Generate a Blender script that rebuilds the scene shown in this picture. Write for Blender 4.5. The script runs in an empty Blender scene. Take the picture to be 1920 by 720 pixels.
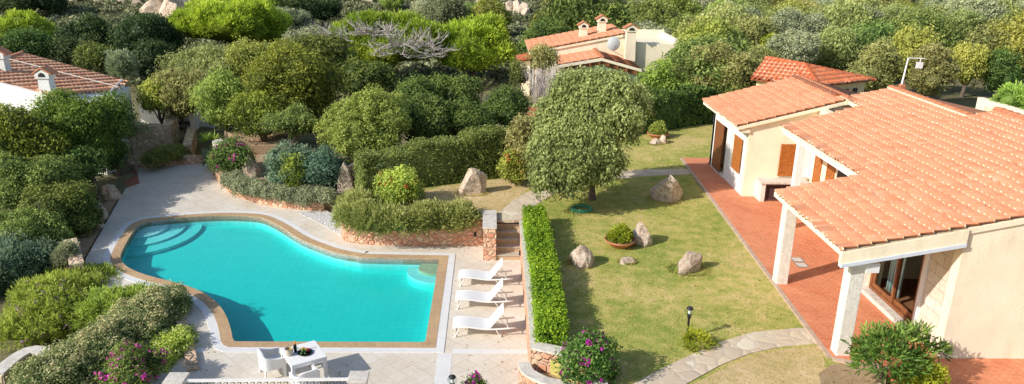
import bpy, bmesh, math, random
import numpy as np
from mathutils import Vector, Matrix
from mathutils.geometry import tessellate_polygon

scene = bpy.context.scene
COL = scene.collection
rnd = random.Random(7)
PI = math.pi

# ------------------------------------------------------------------ camera
FPX, PITCH, YAW, ROLL, CAMH = 1408.0, math.radians(18.23), math.radians(1.81), math.radians(1.14), 11.5
_F = Vector((math.sin(YAW)*math.cos(PITCH), math.cos(YAW)*math.cos(PITCH), -math.sin(PITCH)))
_R0 = Vector((math.cos(YAW), -math.sin(YAW), 0)); _U0 = _R0.cross(_F)
_R = _R0*math.cos(ROLL)+_U0*math.sin(ROLL); _U = _U0*math.cos(ROLL)-_R0*math.sin(ROLL)
CAMP = Vector((0, 0, CAMH))
cam = bpy.data.cameras.new("camera"); camo = bpy.data.objects.new("camera", cam); COL.objects.link(camo)
cam.sensor_width = 36; cam.lens = FPX/1920*36; cam.clip_end = 6000; cam.clip_start = .5
camo.matrix_world = Matrix(((_R.x, _U.x, -_F.x, 0), (_R.y, _U.y, -_F.y, 0), (_R.z, _U.z, -_F.z, CAMH), (0, 0, 0, 1)))
scene.camera = camo

def ray(px, py): return _F*FPX+_R*(px-960)+_U*(360-py)
def at(px, py, z=0.):            # survey helper: the ground point measured at a photo pixel, at height z
    d = ray(px, py); t = (z-CAMH)/d.z; return CAMP+d*t
def atY(px, py, Y):
    d = ray(px, py); return CAMP+d*(Y/d.y)
def xy(px, py, z=0.):
    p = at(px, py, z); return (p.x, p.y)

# ------------------------------------------------------------------ world / light
SAZ, SEL = math.radians(28), math.radians(31)
to_sun = Vector((-math.cos(SAZ)*math.cos(SEL), -math.sin(SAZ)*math.cos(SEL), math.sin(SEL)))
w = bpy.data.worlds.new("World"); scene.world = w; w.use_nodes = True
nt = w.node_tree; bg = nt.nodes['Background']
sky = nt.nodes.new('ShaderNodeTexSky'); sky.sky_type = 'NISHITA'; sky.sun_disc = False
sky.sun_elevation = SEL; sky.sun_rotation = math.atan2(to_sun.x, to_sun.y) % (2*PI)
sky.air_density = 1.0; sky.dust_density = 1.2; sky.ozone_density = 1.0
nt.links.new(sky.outputs[0], bg.inputs[0]); bg.inputs[1].default_value = 0.15
sl = bpy.data.lights.new("sun", 'SUN'); sl.energy = 5.0; sl.angle = math.radians(.53); sl.color = (1, .955, .89)
so = bpy.data.objects.new("sun", sl); COL.objects.link(so)
so.rotation_euler = to_sun.to_track_quat('Z', 'Y').to_euler()
scene.view_settings.view_transform = 'Standard'; scene.view_settings.look = 'None'; scene.view_settings.exposure = 0
scene.cycles.max_bounces = 8; scene.cycles.transparent_max_bounces = 12

# ------------------------------------------------------------------ materials
def srgb(*c):
    if len(c) == 1: c = tuple(int(c[0][i:i+2], 16) for i in (0, 2, 4))
    return tuple(((v/255)/12.92 if v/255 <= .04045 else ((v/255+.055)/1.055)**2.4) for v in c)+(1,)
def newmat(name):
    m = bpy.data.materials.new(name); m.use_nodes = True
    return m, m.node_tree, m.node_tree.nodes['Principled BSDF']
def N(t, kind, **kw):
    n = t.nodes.new(kind)
    for k, v in kw.items():
        if k.startswith('i_'):
            n.inputs[k[2:].replace('_', ' ')].default_value = v
        else: setattr(n, k, v)
    return n
def ramp(t, stops, fac):
    r = t.nodes.new('ShaderNodeValToRGB'); e = r.color_ramp.elements
    while len(e) < len(stops): e.new(.5)
    for i, (p, c) in enumerate(stops): e[i].position = p; e[i].color = c if len(c) == 4 else tuple(c)+(1,)
    t.links.new(fac, r.inputs[0]); return r.outputs[0]
def mixc(t, a, b, fac, mode='MIX'):
    m = t.nodes.new('ShaderNodeMix'); m.data_type = 'RGBA'; m.blend_type = mode
    for s, v in ((m.inputs[6], a), (m.inputs[7], b), (m.inputs[0], fac)):
        if hasattr(v, 'links'): t.links.new(v, s)
        else: s.default_value = v
    return m.outputs[2]
def coords(t, scale=(1, 1, 1), rot=(0, 0, 0), kind='Object'):
    tc = t.nodes.new('ShaderNodeTexCoord'); mp = t.nodes.new('ShaderNodeMapping')
    mp.inputs['Scale'].default_value = scale; mp.inputs['Rotation'].default_value = rot
    t.links.new(tc.outputs[kind], mp.inputs[0]); return mp.outputs[0]
def noise(t, vec, scale, detail=4, rough=.55):
    n = N(t, 'ShaderNodeTexNoise'); n.inputs['Scale'].default_value = scale; n.inputs['Detail'].default_value = detail
    n.inputs['Roughness'].default_value = rough; t.links.new(vec, n.inputs['Vector']); return n.outputs['Fac']
def bump(t, p, h, strength=.4, dist=.02):
    b = t.nodes.new('ShaderNodeBump'); b.inputs['Strength'].default_value = strength; b.inputs['Distance'].default_value = dist
    t.links.new(h, b.inputs['Height']); t.links.new(b.outputs[0], p.inputs['Normal'])

def m_plain(name, col, rough=.6, metal=0, var=.12, nscale=6, bumps=0, bscale=60, spec=.3):
    m, t, p = newmat(name); v = coords(t)
    f = noise(t, v, nscale, 5)
    dark = tuple(c*(1-var) for c in col[:3]); light = tuple(min(1, c*(1+var)) for c in col[:3])
    t.links.new(ramp(t, [(.3, dark), (.7, light)], f), p.inputs['Base Color'])
    if 'stucco' in name or 'render' in name:
        big = noise(t, coords(t, (1, 1, .35)), 1.6, 7, .7); src = p.inputs['Base Color'].links[0].from_socket
        t.links.new(mixc(t, src, (col[0]*.72, col[1]*.68, col[2]*.6, 1), ramp(t, [(.5, (0, 0, 0)), (.75, (.5, .5, .5))], big)), p.inputs['Base Color'])
    p.inputs['Roughness'].default_value = rough; p.inputs['Metallic'].default_value = metal
    p.inputs['Specular IOR Level'].default_value = spec
    if bumps: bump(t, p, noise(t, v, bscale, 3), bumps, .02)
    return m

def m_leaf(name, dark, mid, light, trans=.25, rough=.55, huevar=.03):
    m, t, p = newmat(name)
    a = N(t, 'ShaderNodeAttribute', attribute_name='tint')
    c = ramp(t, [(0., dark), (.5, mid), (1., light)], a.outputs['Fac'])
    oi = t.nodes.new('ShaderNodeObjectInfo')
    hs = t.nodes.new('ShaderNodeHueSaturation')
    mr = N(t, 'ShaderNodeMapRange'); mr.inputs[3].default_value = .5-huevar; mr.inputs[4].default_value = .5+huevar
    t.links.new(oi.outputs['Random'], mr.inputs[0]); t.links.new(mr.outputs[0], hs.inputs['Hue'])
    mv = N(t, 'ShaderNodeMapRange'); mv.inputs[3].default_value = .85; mv.inputs[4].default_value = 1.15
    mul = N(t, 'ShaderNodeMath', operation='MULTIPLY'); mul.inputs[1].default_value = 7.13
    fr = N(t, 'ShaderNodeMath', operation='FRACT')
    t.links.new(oi.outputs['Random'], mul.inputs[0]); t.links.new(mul.outputs[0], fr.inputs[0]); t.links.new(fr.outputs[0], mv.inputs[0])
    t.links.new(mv.outputs[0], hs.inputs['Value']); t.links.new(c, hs.inputs['Color'])
    t.links.new(hs.outputs[0], p.inputs['Base Color'])
    p.inputs['Roughness'].default_value = rough; p.inputs['Specular IOR Level'].default_value = .25
    tr = t.nodes.new('ShaderNodeBsdfTranslucent'); t.links.new(hs.outputs[0], tr.inputs[0])
    mx = t.nodes.new('ShaderNodeMixShader'); mx.inputs[0].default_value = trans
    t.links.new(p.outputs[0], mx.inputs[1]); t.links.new(tr.outputs[0], mx.inputs[2])
    t.links.new(mx.outputs[0], t.nodes['Material Output'].inputs[0])
    return m

def m_stone(name, cols, mortar, scale=4.5, gap=.035, rough=.85, bumps=.9, zs=1.2):
    m, t, p = newmat(name); v = coords(t, (1, 1, zs))
    nz = N(t, 'ShaderNodeTexNoise'); nz.inputs['Scale'].default_value = 3; t.links.new(v, nz.inputs['Vector'])
    vv = N(t, 'ShaderNodeVectorMath', operation='MULTIPLY_ADD'); vv.inputs[1].default_value = (.12, .12, .12)
    t.links.new(nz.outputs['Color'], vv.inputs[0]); t.links.new(v, vv.inputs[2])
    vo = N(t, 'ShaderNodeTexVoronoi', feature='F1'); vo.inputs['Scale'].default_value = scale; t.links.new(vv.outputs[0], vo.inputs['Vector'])
    ve = N(t, 'ShaderNodeTexVoronoi', feature='DISTANCE_TO_EDGE'); ve.inputs['Scale'].default_value = scale; t.links.new(vv.outputs[0], ve.inputs['Vector'])
    sp = N(t, 'ShaderNodeSeparateColor'); t.links.new(vo.outputs['Color'], sp.inputs[0])
    n = len(cols); c = ramp(t, [(i/(n-1), cols[i]) for i in range(n)], sp.outputs[0])
    c = mixc(t, c, (.35, .3, .26, 1), noise(t, v, 14, 5), 'OVERLAY')
    e = ramp(t, [(gap*.5, (0, 0, 0)), (gap*1.6, (1, 1, 1))], ve.outputs['Distance'])
    t.links.new(mixc(t, mortar, c, e), p.inputs['Base Color'])
    p.inputs['Roughness'].default_value = rough; p.inputs['Specular IOR Level'].default_value = .2
    h = N(t, 'ShaderNodeMath', operation='MULTIPLY_ADD'); h.inputs[1].default_value = .25
    t.links.new(noise(t, v, 20, 4), h.inputs[0]); t.links.new(ramp(t, [(0, (0, 0, 0)), (.16, (1, 1, 1))], ve.outputs['Distance']), h.inputs[2])
    bump(t, p, h.outputs[0], bumps, .05)
    return m

def m_tiles(name, c1, c2, mortar, size, rot=0, msize=.012, offset=0., rough=.75, aspect=1., stain=.35, bumps=.25, vert=False):
    m, t, p = newmat(name); v = coords(t, (1, 1, 1), (0, 0, rot))
    if vert:
        sx = N(t, 'ShaderNodeSeparateXYZ'); cx = N(t, 'ShaderNodeCombineXYZ'); t.links.new(v, sx.inputs[0]); t.links.new(sx.outputs[1], cx.inputs[0]); t.links.new(sx.outputs[2], cx.inputs[1]); v = cx.outputs[0]
    b = N(t, 'ShaderNodeTexBrick', offset=offset); b.inputs['Scale'].default_value = 1
    b.inputs['Color1'].default_value = c1; b.inputs['Color2'].default_value = c2; b.inputs['Mortar'].default_value = mortar
    b.inputs['Brick Width'].default_value = size*aspect; b.inputs['Row Height'].default_value = size
    b.inputs['Mortar Size'].default_value = msize; b.inputs['Mortar Smooth'].default_value = .3
    t.links.new(v, b.inputs['Vector'])
    n1 = noise(t, v, .7, 6, .65); n2 = noise(t, v, 9, 4)
    c = mixc(t, b.outputs['Color'], ramp(t, [(.3, (.32, .32, .32)), (.72, (.66, .66, .66))], n1), stain, 'OVERLAY')
    c = mixc(t, c, ramp(t, [(.3, (.38, .38, .38)), (.7, (.6, .6, .6))], n2), stain, 'OVERLAY')
    t.links.new(c, p.inputs['Base Color']); p.inputs['Roughness'].default_value = rough; p.inputs['Specular IOR Level'].default_value = .25
    bump(t, p, b.outputs['Fac'], -bumps, .01)
    return m

def m_ground(name, stops, s1=.25, s2=3., s3=40., bumps=.5, mixs=(.5, .3)):
    m, t, p = newmat(name); v = coords(t)
    a = noise(t, v, s1, 6, .6); b = noise(t, v, s2, 5, .6); c = noise(t, v, s3, 3)
    m1 = N(t, 'ShaderNodeMix'); m1.inputs[0].default_value = mixs[0]; t.links.new(a, m1.inputs[2]); t.links.new(b, m1.inputs[3])
    m2 = N(t, 'ShaderNodeMix'); m2.inputs[0].default_value = mixs[1]; t.links.new(m1.outputs[0], m2.inputs[2]); t.links.new(c, m2.inputs[3])
    t.links.new(ramp(t, stops, m2.outputs[0]), p.inputs['Base Color'])
    p.inputs['Roughness'].default_value = .95; p.inputs['Specular IOR Level'].default_value = .1
    bump(t, p, c, bumps, .05)
    return m

def m_roof(name, cols):
    m, t, p = newmat(name); v = coords(t)
    a = N(t, 'ShaderNodeAttribute', attribute_name='tint')
    c = ramp(t, [(i/(len(cols)-1), cols[i]) for i in range(len(cols))], a.outputs['Fac'])
    c = mixc(t, c, ramp(t, [(.3, (.4, .4, .4)), (.7, (.6, .6, .6))], noise(t, v, 1.3, 6, .65)), .6, 'OVERLAY')
    c = mixc(t, c, (.42, .36, .28, 1), ramp(t, [(.5, (0, 0, 0)), (.72, (.6, .6, .6))], noise(t, v, 5, 7, .75)))
    t.links.new(c, p.inputs['Base Color']); p.inputs['Roughness'].default_value = .85; p.inputs['Specular IOR Level'].default_value = .2
    bump(t, p, noise(t, v, 45, 3), .3, .01)
    return m

M = {}
M['stucco'] = m_plain('cream_stucco', (.88, .78, .575), .9, var=.05, nscale=1.2, bumps=.4, bscale=18)
M['stucco_y'] = m_plain('ochre_stucco', (.78, .62, .36), .9, var=.08, nscale=1.2, bumps=.5, bscale=18)
M['white_stucco'] = m_plain('white_stucco', (.84, .83, .80), .9, var=.06, nscale=2, bumps=.7, bscale=9)
M['rough_white'] = m_plain('rough_white_render', (.74, .70, .62), .95, var=.14, nscale=10, bumps=.9, bscale=26)
M['white_paint'] = m_plain('white_paint', (.78, .78, .76), .5, var=.04)
M['cap_stone'] = m_plain('cap_stone', (.62, .57, .5), .9, var=.2, nscale=6, bumps=.5, bscale=20)
M['wood'] = m_plain('varnished_wood', (.42, .14, .03), .45, var=.3, nscale=9)
M['dark_wood'] = m_plain('dark_wood', (.24, .09, .035), .5, var=.3, nscale=9)
M['louvre'] = m_plain('plum_louvre_paint', (.10, .05, .045), .55, var=.1)
M['iron'] = m_plain('dark_iron', (.03, .03, .032), .5, var=.1)
M['steel'] = m_plain('grey_steel', (.35, .35, .35), .4, metal=.6, var=.1)
M['grey_wood'] = m_plain('weathered_wood', (.3, .24, .18), .9, var=.3, nscale=20)
M['dead_wood'] = m_plain('dead_twigs', (.56, .50, .45), .95, var=.3, nscale=5)
M['bark'] = m_plain('bark', (.13, .10, .075), .95, var=.4, nscale=12, bumps=.8, bscale=30)
M['pale_bark'] = m_plain('pale_bark', (.3, .25, .2), .95, var=.3, nscale=12, bumps=.5, bscale=30)
M['terracotta_pot'] = m_plain('terracotta_pot', (.50, .19, .09), .8, var=.15, nscale=8)
M['soil'] = m_ground('bare_soil', [(.3, (.26, .17, .10)), (.55, (.44, .31, .19)), (.75, (.58, .45, .30))], .6, 5, 45)
M['terrain'] = m_ground('scrub_ground', [(.35, (.10, .10, .05)), (.5, (.18, .165, .085)), (.7, (.34, .28, .18))], .12, 1.2, 12)
M['lawn'] = m_ground('lawn_turf', [(.38, (.20, .28, .05)), (.47, (.36, .37, .085)), (.52, (.52, .45, .14)), (.60, (.68, .50, .23))], .32, 2.4, 26, mixs=(.45, .3))
M['deck'] = m_tiles('deck_stone', (.72, .655, .555, 1), (.67, .60, .50, 1), (.57, .50, .41, 1), .44, PI/4, .010, 0., stain=.5)
M['deck_plain'] = m_tiles('deck_border_stone', (.74, .66, .55, 1), (.70, .62, .51, 1), (.5, .43, .34, 1), .6, .05, .008, .5, stain=.4)
M['coping'] = m_tiles('coping_mosaic', (.60, .40, .22, 1), (.50, .33, .18, 1), (.4, .28, .17, 1), .06, 0, .006, 0., stain=.5)
M['white_band'] = m_plain('white_band', (.72, .71, .69), .7, var=.05, nscale=3)
M['terrace'] = m_tiles('terracotta_paving', (.70, .255, .125, 1), (.62, .215, .10, 1), (.76, .40, .26, 1), .125, PI/4, .006, .5, aspect=2.3, stain=.6)
M['redbrick'] = m_tiles('dark_brick_paving', (.46, .14, .085, 1), (.38, .11, .07, 1), (.42, .25, .18, 1), .12, .3, .008, .5, aspect=2, stain=.5)
M['flag'] = m_stone('flagstones', [(.62, .54, .44), (.72, .63, .51), (.66, .56, .45), (.76, .69, .58)], (.54, .47, .38, 1), 2.1, .016, bumps=.25)
M['rubble'] = m_stone('pink_rubble', [(.70, .40, .25), (.76, .52, .36), (.66, .36, .22), (.80, .62, .46), (.72, .47, .31)], (.50, .38, .28, 1), 4.2, .03)
M['rubble_dim'] = m_stone('grey_rubble', [(.62, .47, .32), (.78, .66, .50), (.55, .41, .30), (.82, .68, .52)], (.42, .35, .27, 1), 3.4, .03)
M['block'] = m_tiles('pale_stone_blocks', (.70, .64, .54, 1), (.66, .56, .43, 1), (.50, .43, .33, 1), .33, 0, .016, .5, aspect=1.7, stain=.6, vert=True)
def m_granite():
    m, t, p = newmat('granite'); v = coords(t)
    n1 = noise(t, v, 1.7, 8, .7); n2 = noise(t, v, 7, 6, .7); n3 = noise(t, v, 38, 3, .6)
    c = ramp(t, [(.30, (.34, .27, .20)), (.44, (.66, .54, .42)), (.62, (.78, .67, .55)), (.8, (.82, .74, .64))], n1)
    c = mixc(t, c, ramp(t, [(.35, (.25, .24, .23)), (.6, (.62, .6, .58))], n2), .75, 'OVERLAY')
    c = mixc(t, c, ramp(t, [(.4, (.35, .34, .33)), (.6, (.6, .6, .6))], n3), .7, 'OVERLAY')
    c = mixc(t, c, (.62, .60, .50, 1), ramp(t, [(.60, (0, 0, 0)), (.70, (.55, .55, .55))], n2))
    t.links.new(c, p.inputs['Base Color']); p.inputs['Roughness'].default_value = .95; p.inputs['Specular IOR Level'].default_value = .15
    ad = N(t, 'ShaderNodeMath', operation='MULTIPLY_ADD'); ad.inputs[1].default_value = .3; t.links.new(n3, ad.inputs[0]); t.links.new(n2, ad.inputs[2]); bump(t, p, ad.outputs[0], 1., .12)
    return m
M['granite'] = m_granite()
M['roof'] = m_roof('terracotta_tiles', [(.50, .195, .095), (.535, .225, .12), (.555, .245, .135), (.59, .30, .17)])
M['roof_red'] = m_roof('red_tiles', [(.50, .13, .05), (.58, .17, .07), (.60, .21, .09)])
M['roof_old'] = m_roof('old_tiles', [(.62, .26, .14), (.72, .34, .19), (.78, .44, .27), (.74, .48, .34)])
M['mortar'] = m_plain('tile_mortar', (.74, .62, .46), .9, var=.15, nscale=14)
M['mortar_old'] = m_plain('tile_mortar_old', (.55, .30, .20), .9, var=.25, nscale=14)
M['pebble'] = m_stone('white_pebbles', [(.80, .79, .77), (.88, .87, .85), (.84, .82, .8)], (.5, .48, .46, 1), 11, .03, bumps=.8)
M['basin'] = m_tiles('pool_mosaic', (.70, .80, .79, 1), (.66, .77, .76, 1), (.60, .72, .72, 1), .28, 0, .012, 0., stain=.25, bumps=.1)
M['rattan'] = m_plain('white_rattan', (.82, .81, .79), .6, var=.06, nscale=40, bumps=.4, bscale=90)
M['sling'] = m_plain('white_sling', (.78, .77, .76), .7, var=.03, nscale=30)
M['frame_white'] = m_plain('white_frame', (.80, .77, .73), .45, var=.03)
M['hose'] = m_plain('green_hose', (.06, .34, .20), .4, var=.1)
M['blue'] = m_plain('blue_cloth', (.05, .28, .5), .7, var=.1)
M['bottle'] = m_plain('dark_bottle', (.008, .012, .008), .12, var=.1)
M['foil'] = m_plain('orange_foil', (.75, .28, .02), .35, var=.1)
M['fruit_red'] = m_plain('red_fruit', (.5, .03, .03), .4, var=.2)
M['fruit_yellow'] = m_plain('yellow_fruit', (.55, .38, .03), .4, var=.2)
M['fruit_green'] = m_plain('dark_leaf_fruit', (.05, .12, .03), .5, var=.3)
M['curtain'] = m_plain('pale_curtain', (.5, .62, .62), .8, var=.08)
M['floor_in'] = m_tiles('room_floor', (.36, .15, .07, 1), (.30, .12, .06, 1), (.2, .12, .08, 1), .3, 0, .008, 0.)
M['purple'] = m_leaf('magenta_bracts', (.22, .01, .16), (.42, .015, .30), (.60, .05, .45), .3)
M['pinkfl'] = m_leaf('pink_flowers', (.45, .02, .18), (.62, .05, .3), (.7, .2, .45), .3)
M['redfl'] = m_leaf('red_flowers', (.45, .01, .01), (.6, .03, .03), (.65, .1, .08), .3)
M['lilacfl'] = m_leaf('lilac_flowers', (.26, .12, .22), (.36, .2, .32), (.46, .3, .42), .3)

# leaves : dark, mid, light
M['L_pine'] = m_leaf('pine_needles', (.11, .16, .022), (.40, .53, .05), (.70, .80, .11), .4, huevar=.01)
M['L_juniper'] = m_leaf('juniper_leaves', (.13, .145, .045), (.44, .47, .15), (.76, .76, .30), .42)
M['L_olive'] = m_leaf('olive_green_leaves', (0.185, 0.219, 0.044), (0.491, 0.541, 0.114), (0.71, 0.704, 0.177), 0.41)
M['L_dark'] = m_leaf('dark_evergreen_leaves', (0.0181, 0.031, 0.0103), (0.0709, 0.109, 0.0306), (0.154, 0.214, 0.0571), 0.25)
M['L_deep'] = m_leaf('deep_green_leaves', (0.051, 0.085, 0.0238), (0.176, 0.24, 0.052), (0.345, 0.425, 0.092), 0.36)
M['L_bright'] = m_leaf('bright_tip_leaves', (0.068, 0.0986, 0.0204), (0.247, 0.305, 0.0455), (0.552, 0.598, 0.0805), 0.41)
M['L_hedge'] = m_leaf('hedge_leaves', (0.0765, 0.119, 0.034), (0.26, 0.338, 0.078), (0.46, 0.54, 0.149), 0.36)
M['L_lime'] = m_leaf('lime_hedge_leaves', (.04, .09, .01), (.24, .40, .025), (.52, .66, .05), .4)
M['L_grey'] = m_leaf('grey_green_leaves', (0.154, 0.19, 0.103), (0.43, 0.469, 0.257), (0.659, 0.657, 0.375), 0.36)
M['L_rose'] = m_leaf('rosemary_needles', (0.153, 0.204, 0.051), (0.468, 0.546, 0.156), (0.713, 0.759, 0.299), 0.42)
M['L_blue'] = m_leaf('blue_green_leaves', (0.0554, 0.117, 0.0762), (0.185, 0.285, 0.17), (0.354, 0.446, 0.258), 0.36)
M['L_var'] = m_leaf('variegated_leaves', (0.077, 0.147, 0.0469), (0.277, 0.398, 0.142), (0.912, 0.844, 0.422), 0.36)
M['L_sage'] = m_leaf('shrub_leaves', (0.123, 0.175, 0.0352), (0.461, 0.597, 0.0996), (0.71, 0.798, 0.164), 0.41)
M['L_scrub'] = m_leaf('scrub_leaves', (.08, .085, .04), (.21, .225, .10), (.40, .39, .21), .25)
M['L_yellow'] = m_leaf('yellow_green_leaves', (0.15, 0.195, 0.015), (0.438, 0.49, 0.035), (0.714, 0.714, 0.068), 0.40)
M['L_grass'] = m_leaf('grass_blades', (.17, .21, .045), (.40, .36, .105), (.64, .48, .20), .35)
M['L_oleander'] = m_leaf('oleander_leaves', (.035, .08, .014), (.15, .27, .045), (.44, .54, .12), .35)
M['dry'] = m_ground('dry_turf', [(.36, (.40, .33, .13)), (.46, (.58, .43, .20)), (.56, (.70, .52, .29)), (.64, (.74, .60, .40))], .5, 3.5, 30, mixs=(.5, .35))
M['leaf_litter'] = m_leaf('leaf_litter', (.12, .07, .03), (.30, .18, .07), (.48, .34, .14), .1)
M['step_plaster'] = m_plain('pool_step_plaster', (.64, .77, .76), .6, var=.06)

def m_water():
    m, t, p = newmat('pool_water'); t.nodes.remove(p)
    v = coords(t)
    n1 = noise(t, v, 1.6, 3); n2 = noise(t, v, 6, 3)
    ad = N(t, 'ShaderNodeMath', operation='MULTIPLY_ADD'); ad.inputs[1].default_value = .35; t.links.new(n2, ad.inputs[0]); t.links.new(n1, ad.inputs[2])
    b = t.nodes.new('ShaderNodeBump'); b.inputs['Strength'].default_value = .3; b.inputs['Distance'].default_value = .06; t.links.new(ad.outputs[0], b.inputs['Height'])
    fr = N(t, 'ShaderNodeFresnel'); fr.inputs['IOR'].default_value = 1.33; t.links.new(b.outputs[0], fr.inputs['Normal'])
    tr = t.nodes.new('ShaderNodeBsdfTransparent'); gl = t.nodes.new('ShaderNodeBsdfGlossy'); gl.inputs['Roughness'].default_value = .03
    t.links.new(b.outputs[0], gl.inputs['Normal'])
    ge = t.nodes.new('ShaderNodeNewGeometry'); inv = N(t, 'ShaderNodeMath', operation='SUBTRACT'); inv.inputs[0].default_value = 1; t.links.new(ge.outputs['Backfacing'], inv.inputs[1])
    fm = N(t, 'ShaderNodeMath', operation='MULTIPLY'); t.links.new(fr.outputs[0], fm.inputs[0]); t.links.new(inv.outputs[0], fm.inputs[1])
    mx = t.nodes.new('ShaderNodeMixShader'); t.links.new(fm.outputs[0], mx.inputs[0]); t.links.new(tr.outputs[0], mx.inputs[1]); t.links.new(gl.outputs[0], mx.inputs[2])
    ab = t.nodes.new('ShaderNodeVolumeAbsorption'); ab.inputs['Color'].default_value = (.0, .905, .885, 1); ab.inputs['Density'].default_value = 1.7
    o = t.nodes['Material Output']; t.links.new(mx.outputs[0], o.inputs[0]); t.links.new(ab.outputs[0], o.inputs[1])
    return m
M['water'] = m_water()
def m_glass(name='window_glass', tint=(.85, .9, .88, 1)):
    m, t, p = newmat(name); t.nodes.remove(p)
    fr = N(t, 'ShaderNodeFresnel'); fr.inputs['IOR'].default_value = 1.5
    tr = t.nodes.new('ShaderNodeBsdfTransparent'); tr.inputs[0].default_value = tint
    gl = t.nodes.new('ShaderNodeBsdfGlossy'); gl.inputs['Roughness'].default_value = .01
    ge = t.nodes.new('ShaderNodeNewGeometry'); inv = N(t, 'ShaderNodeMath', operation='SUBTRACT'); inv.inputs[0].default_value = 1; t.links.new(ge.outputs['Backfacing'], inv.inputs[1])
    fm = N(t, 'ShaderNodeMath', operation='MULTIPLY'); t.links.new(fr.outputs[0], fm.inputs[0]); t.links.new(inv.outputs[0], fm.inputs[1])
    mx = t.nodes.new('ShaderNodeMixShader'); t.links.new(fm.outputs[0], mx.inputs[0]); t.links.new(tr.outputs[0], mx.inputs[1]); t.links.new(gl.outputs[0], mx.inputs[2])
    t.links.new(mx.outputs[0], t.nodes['Material Output'].inputs[0]); return m
M['glass'] = m_glass()

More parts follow.
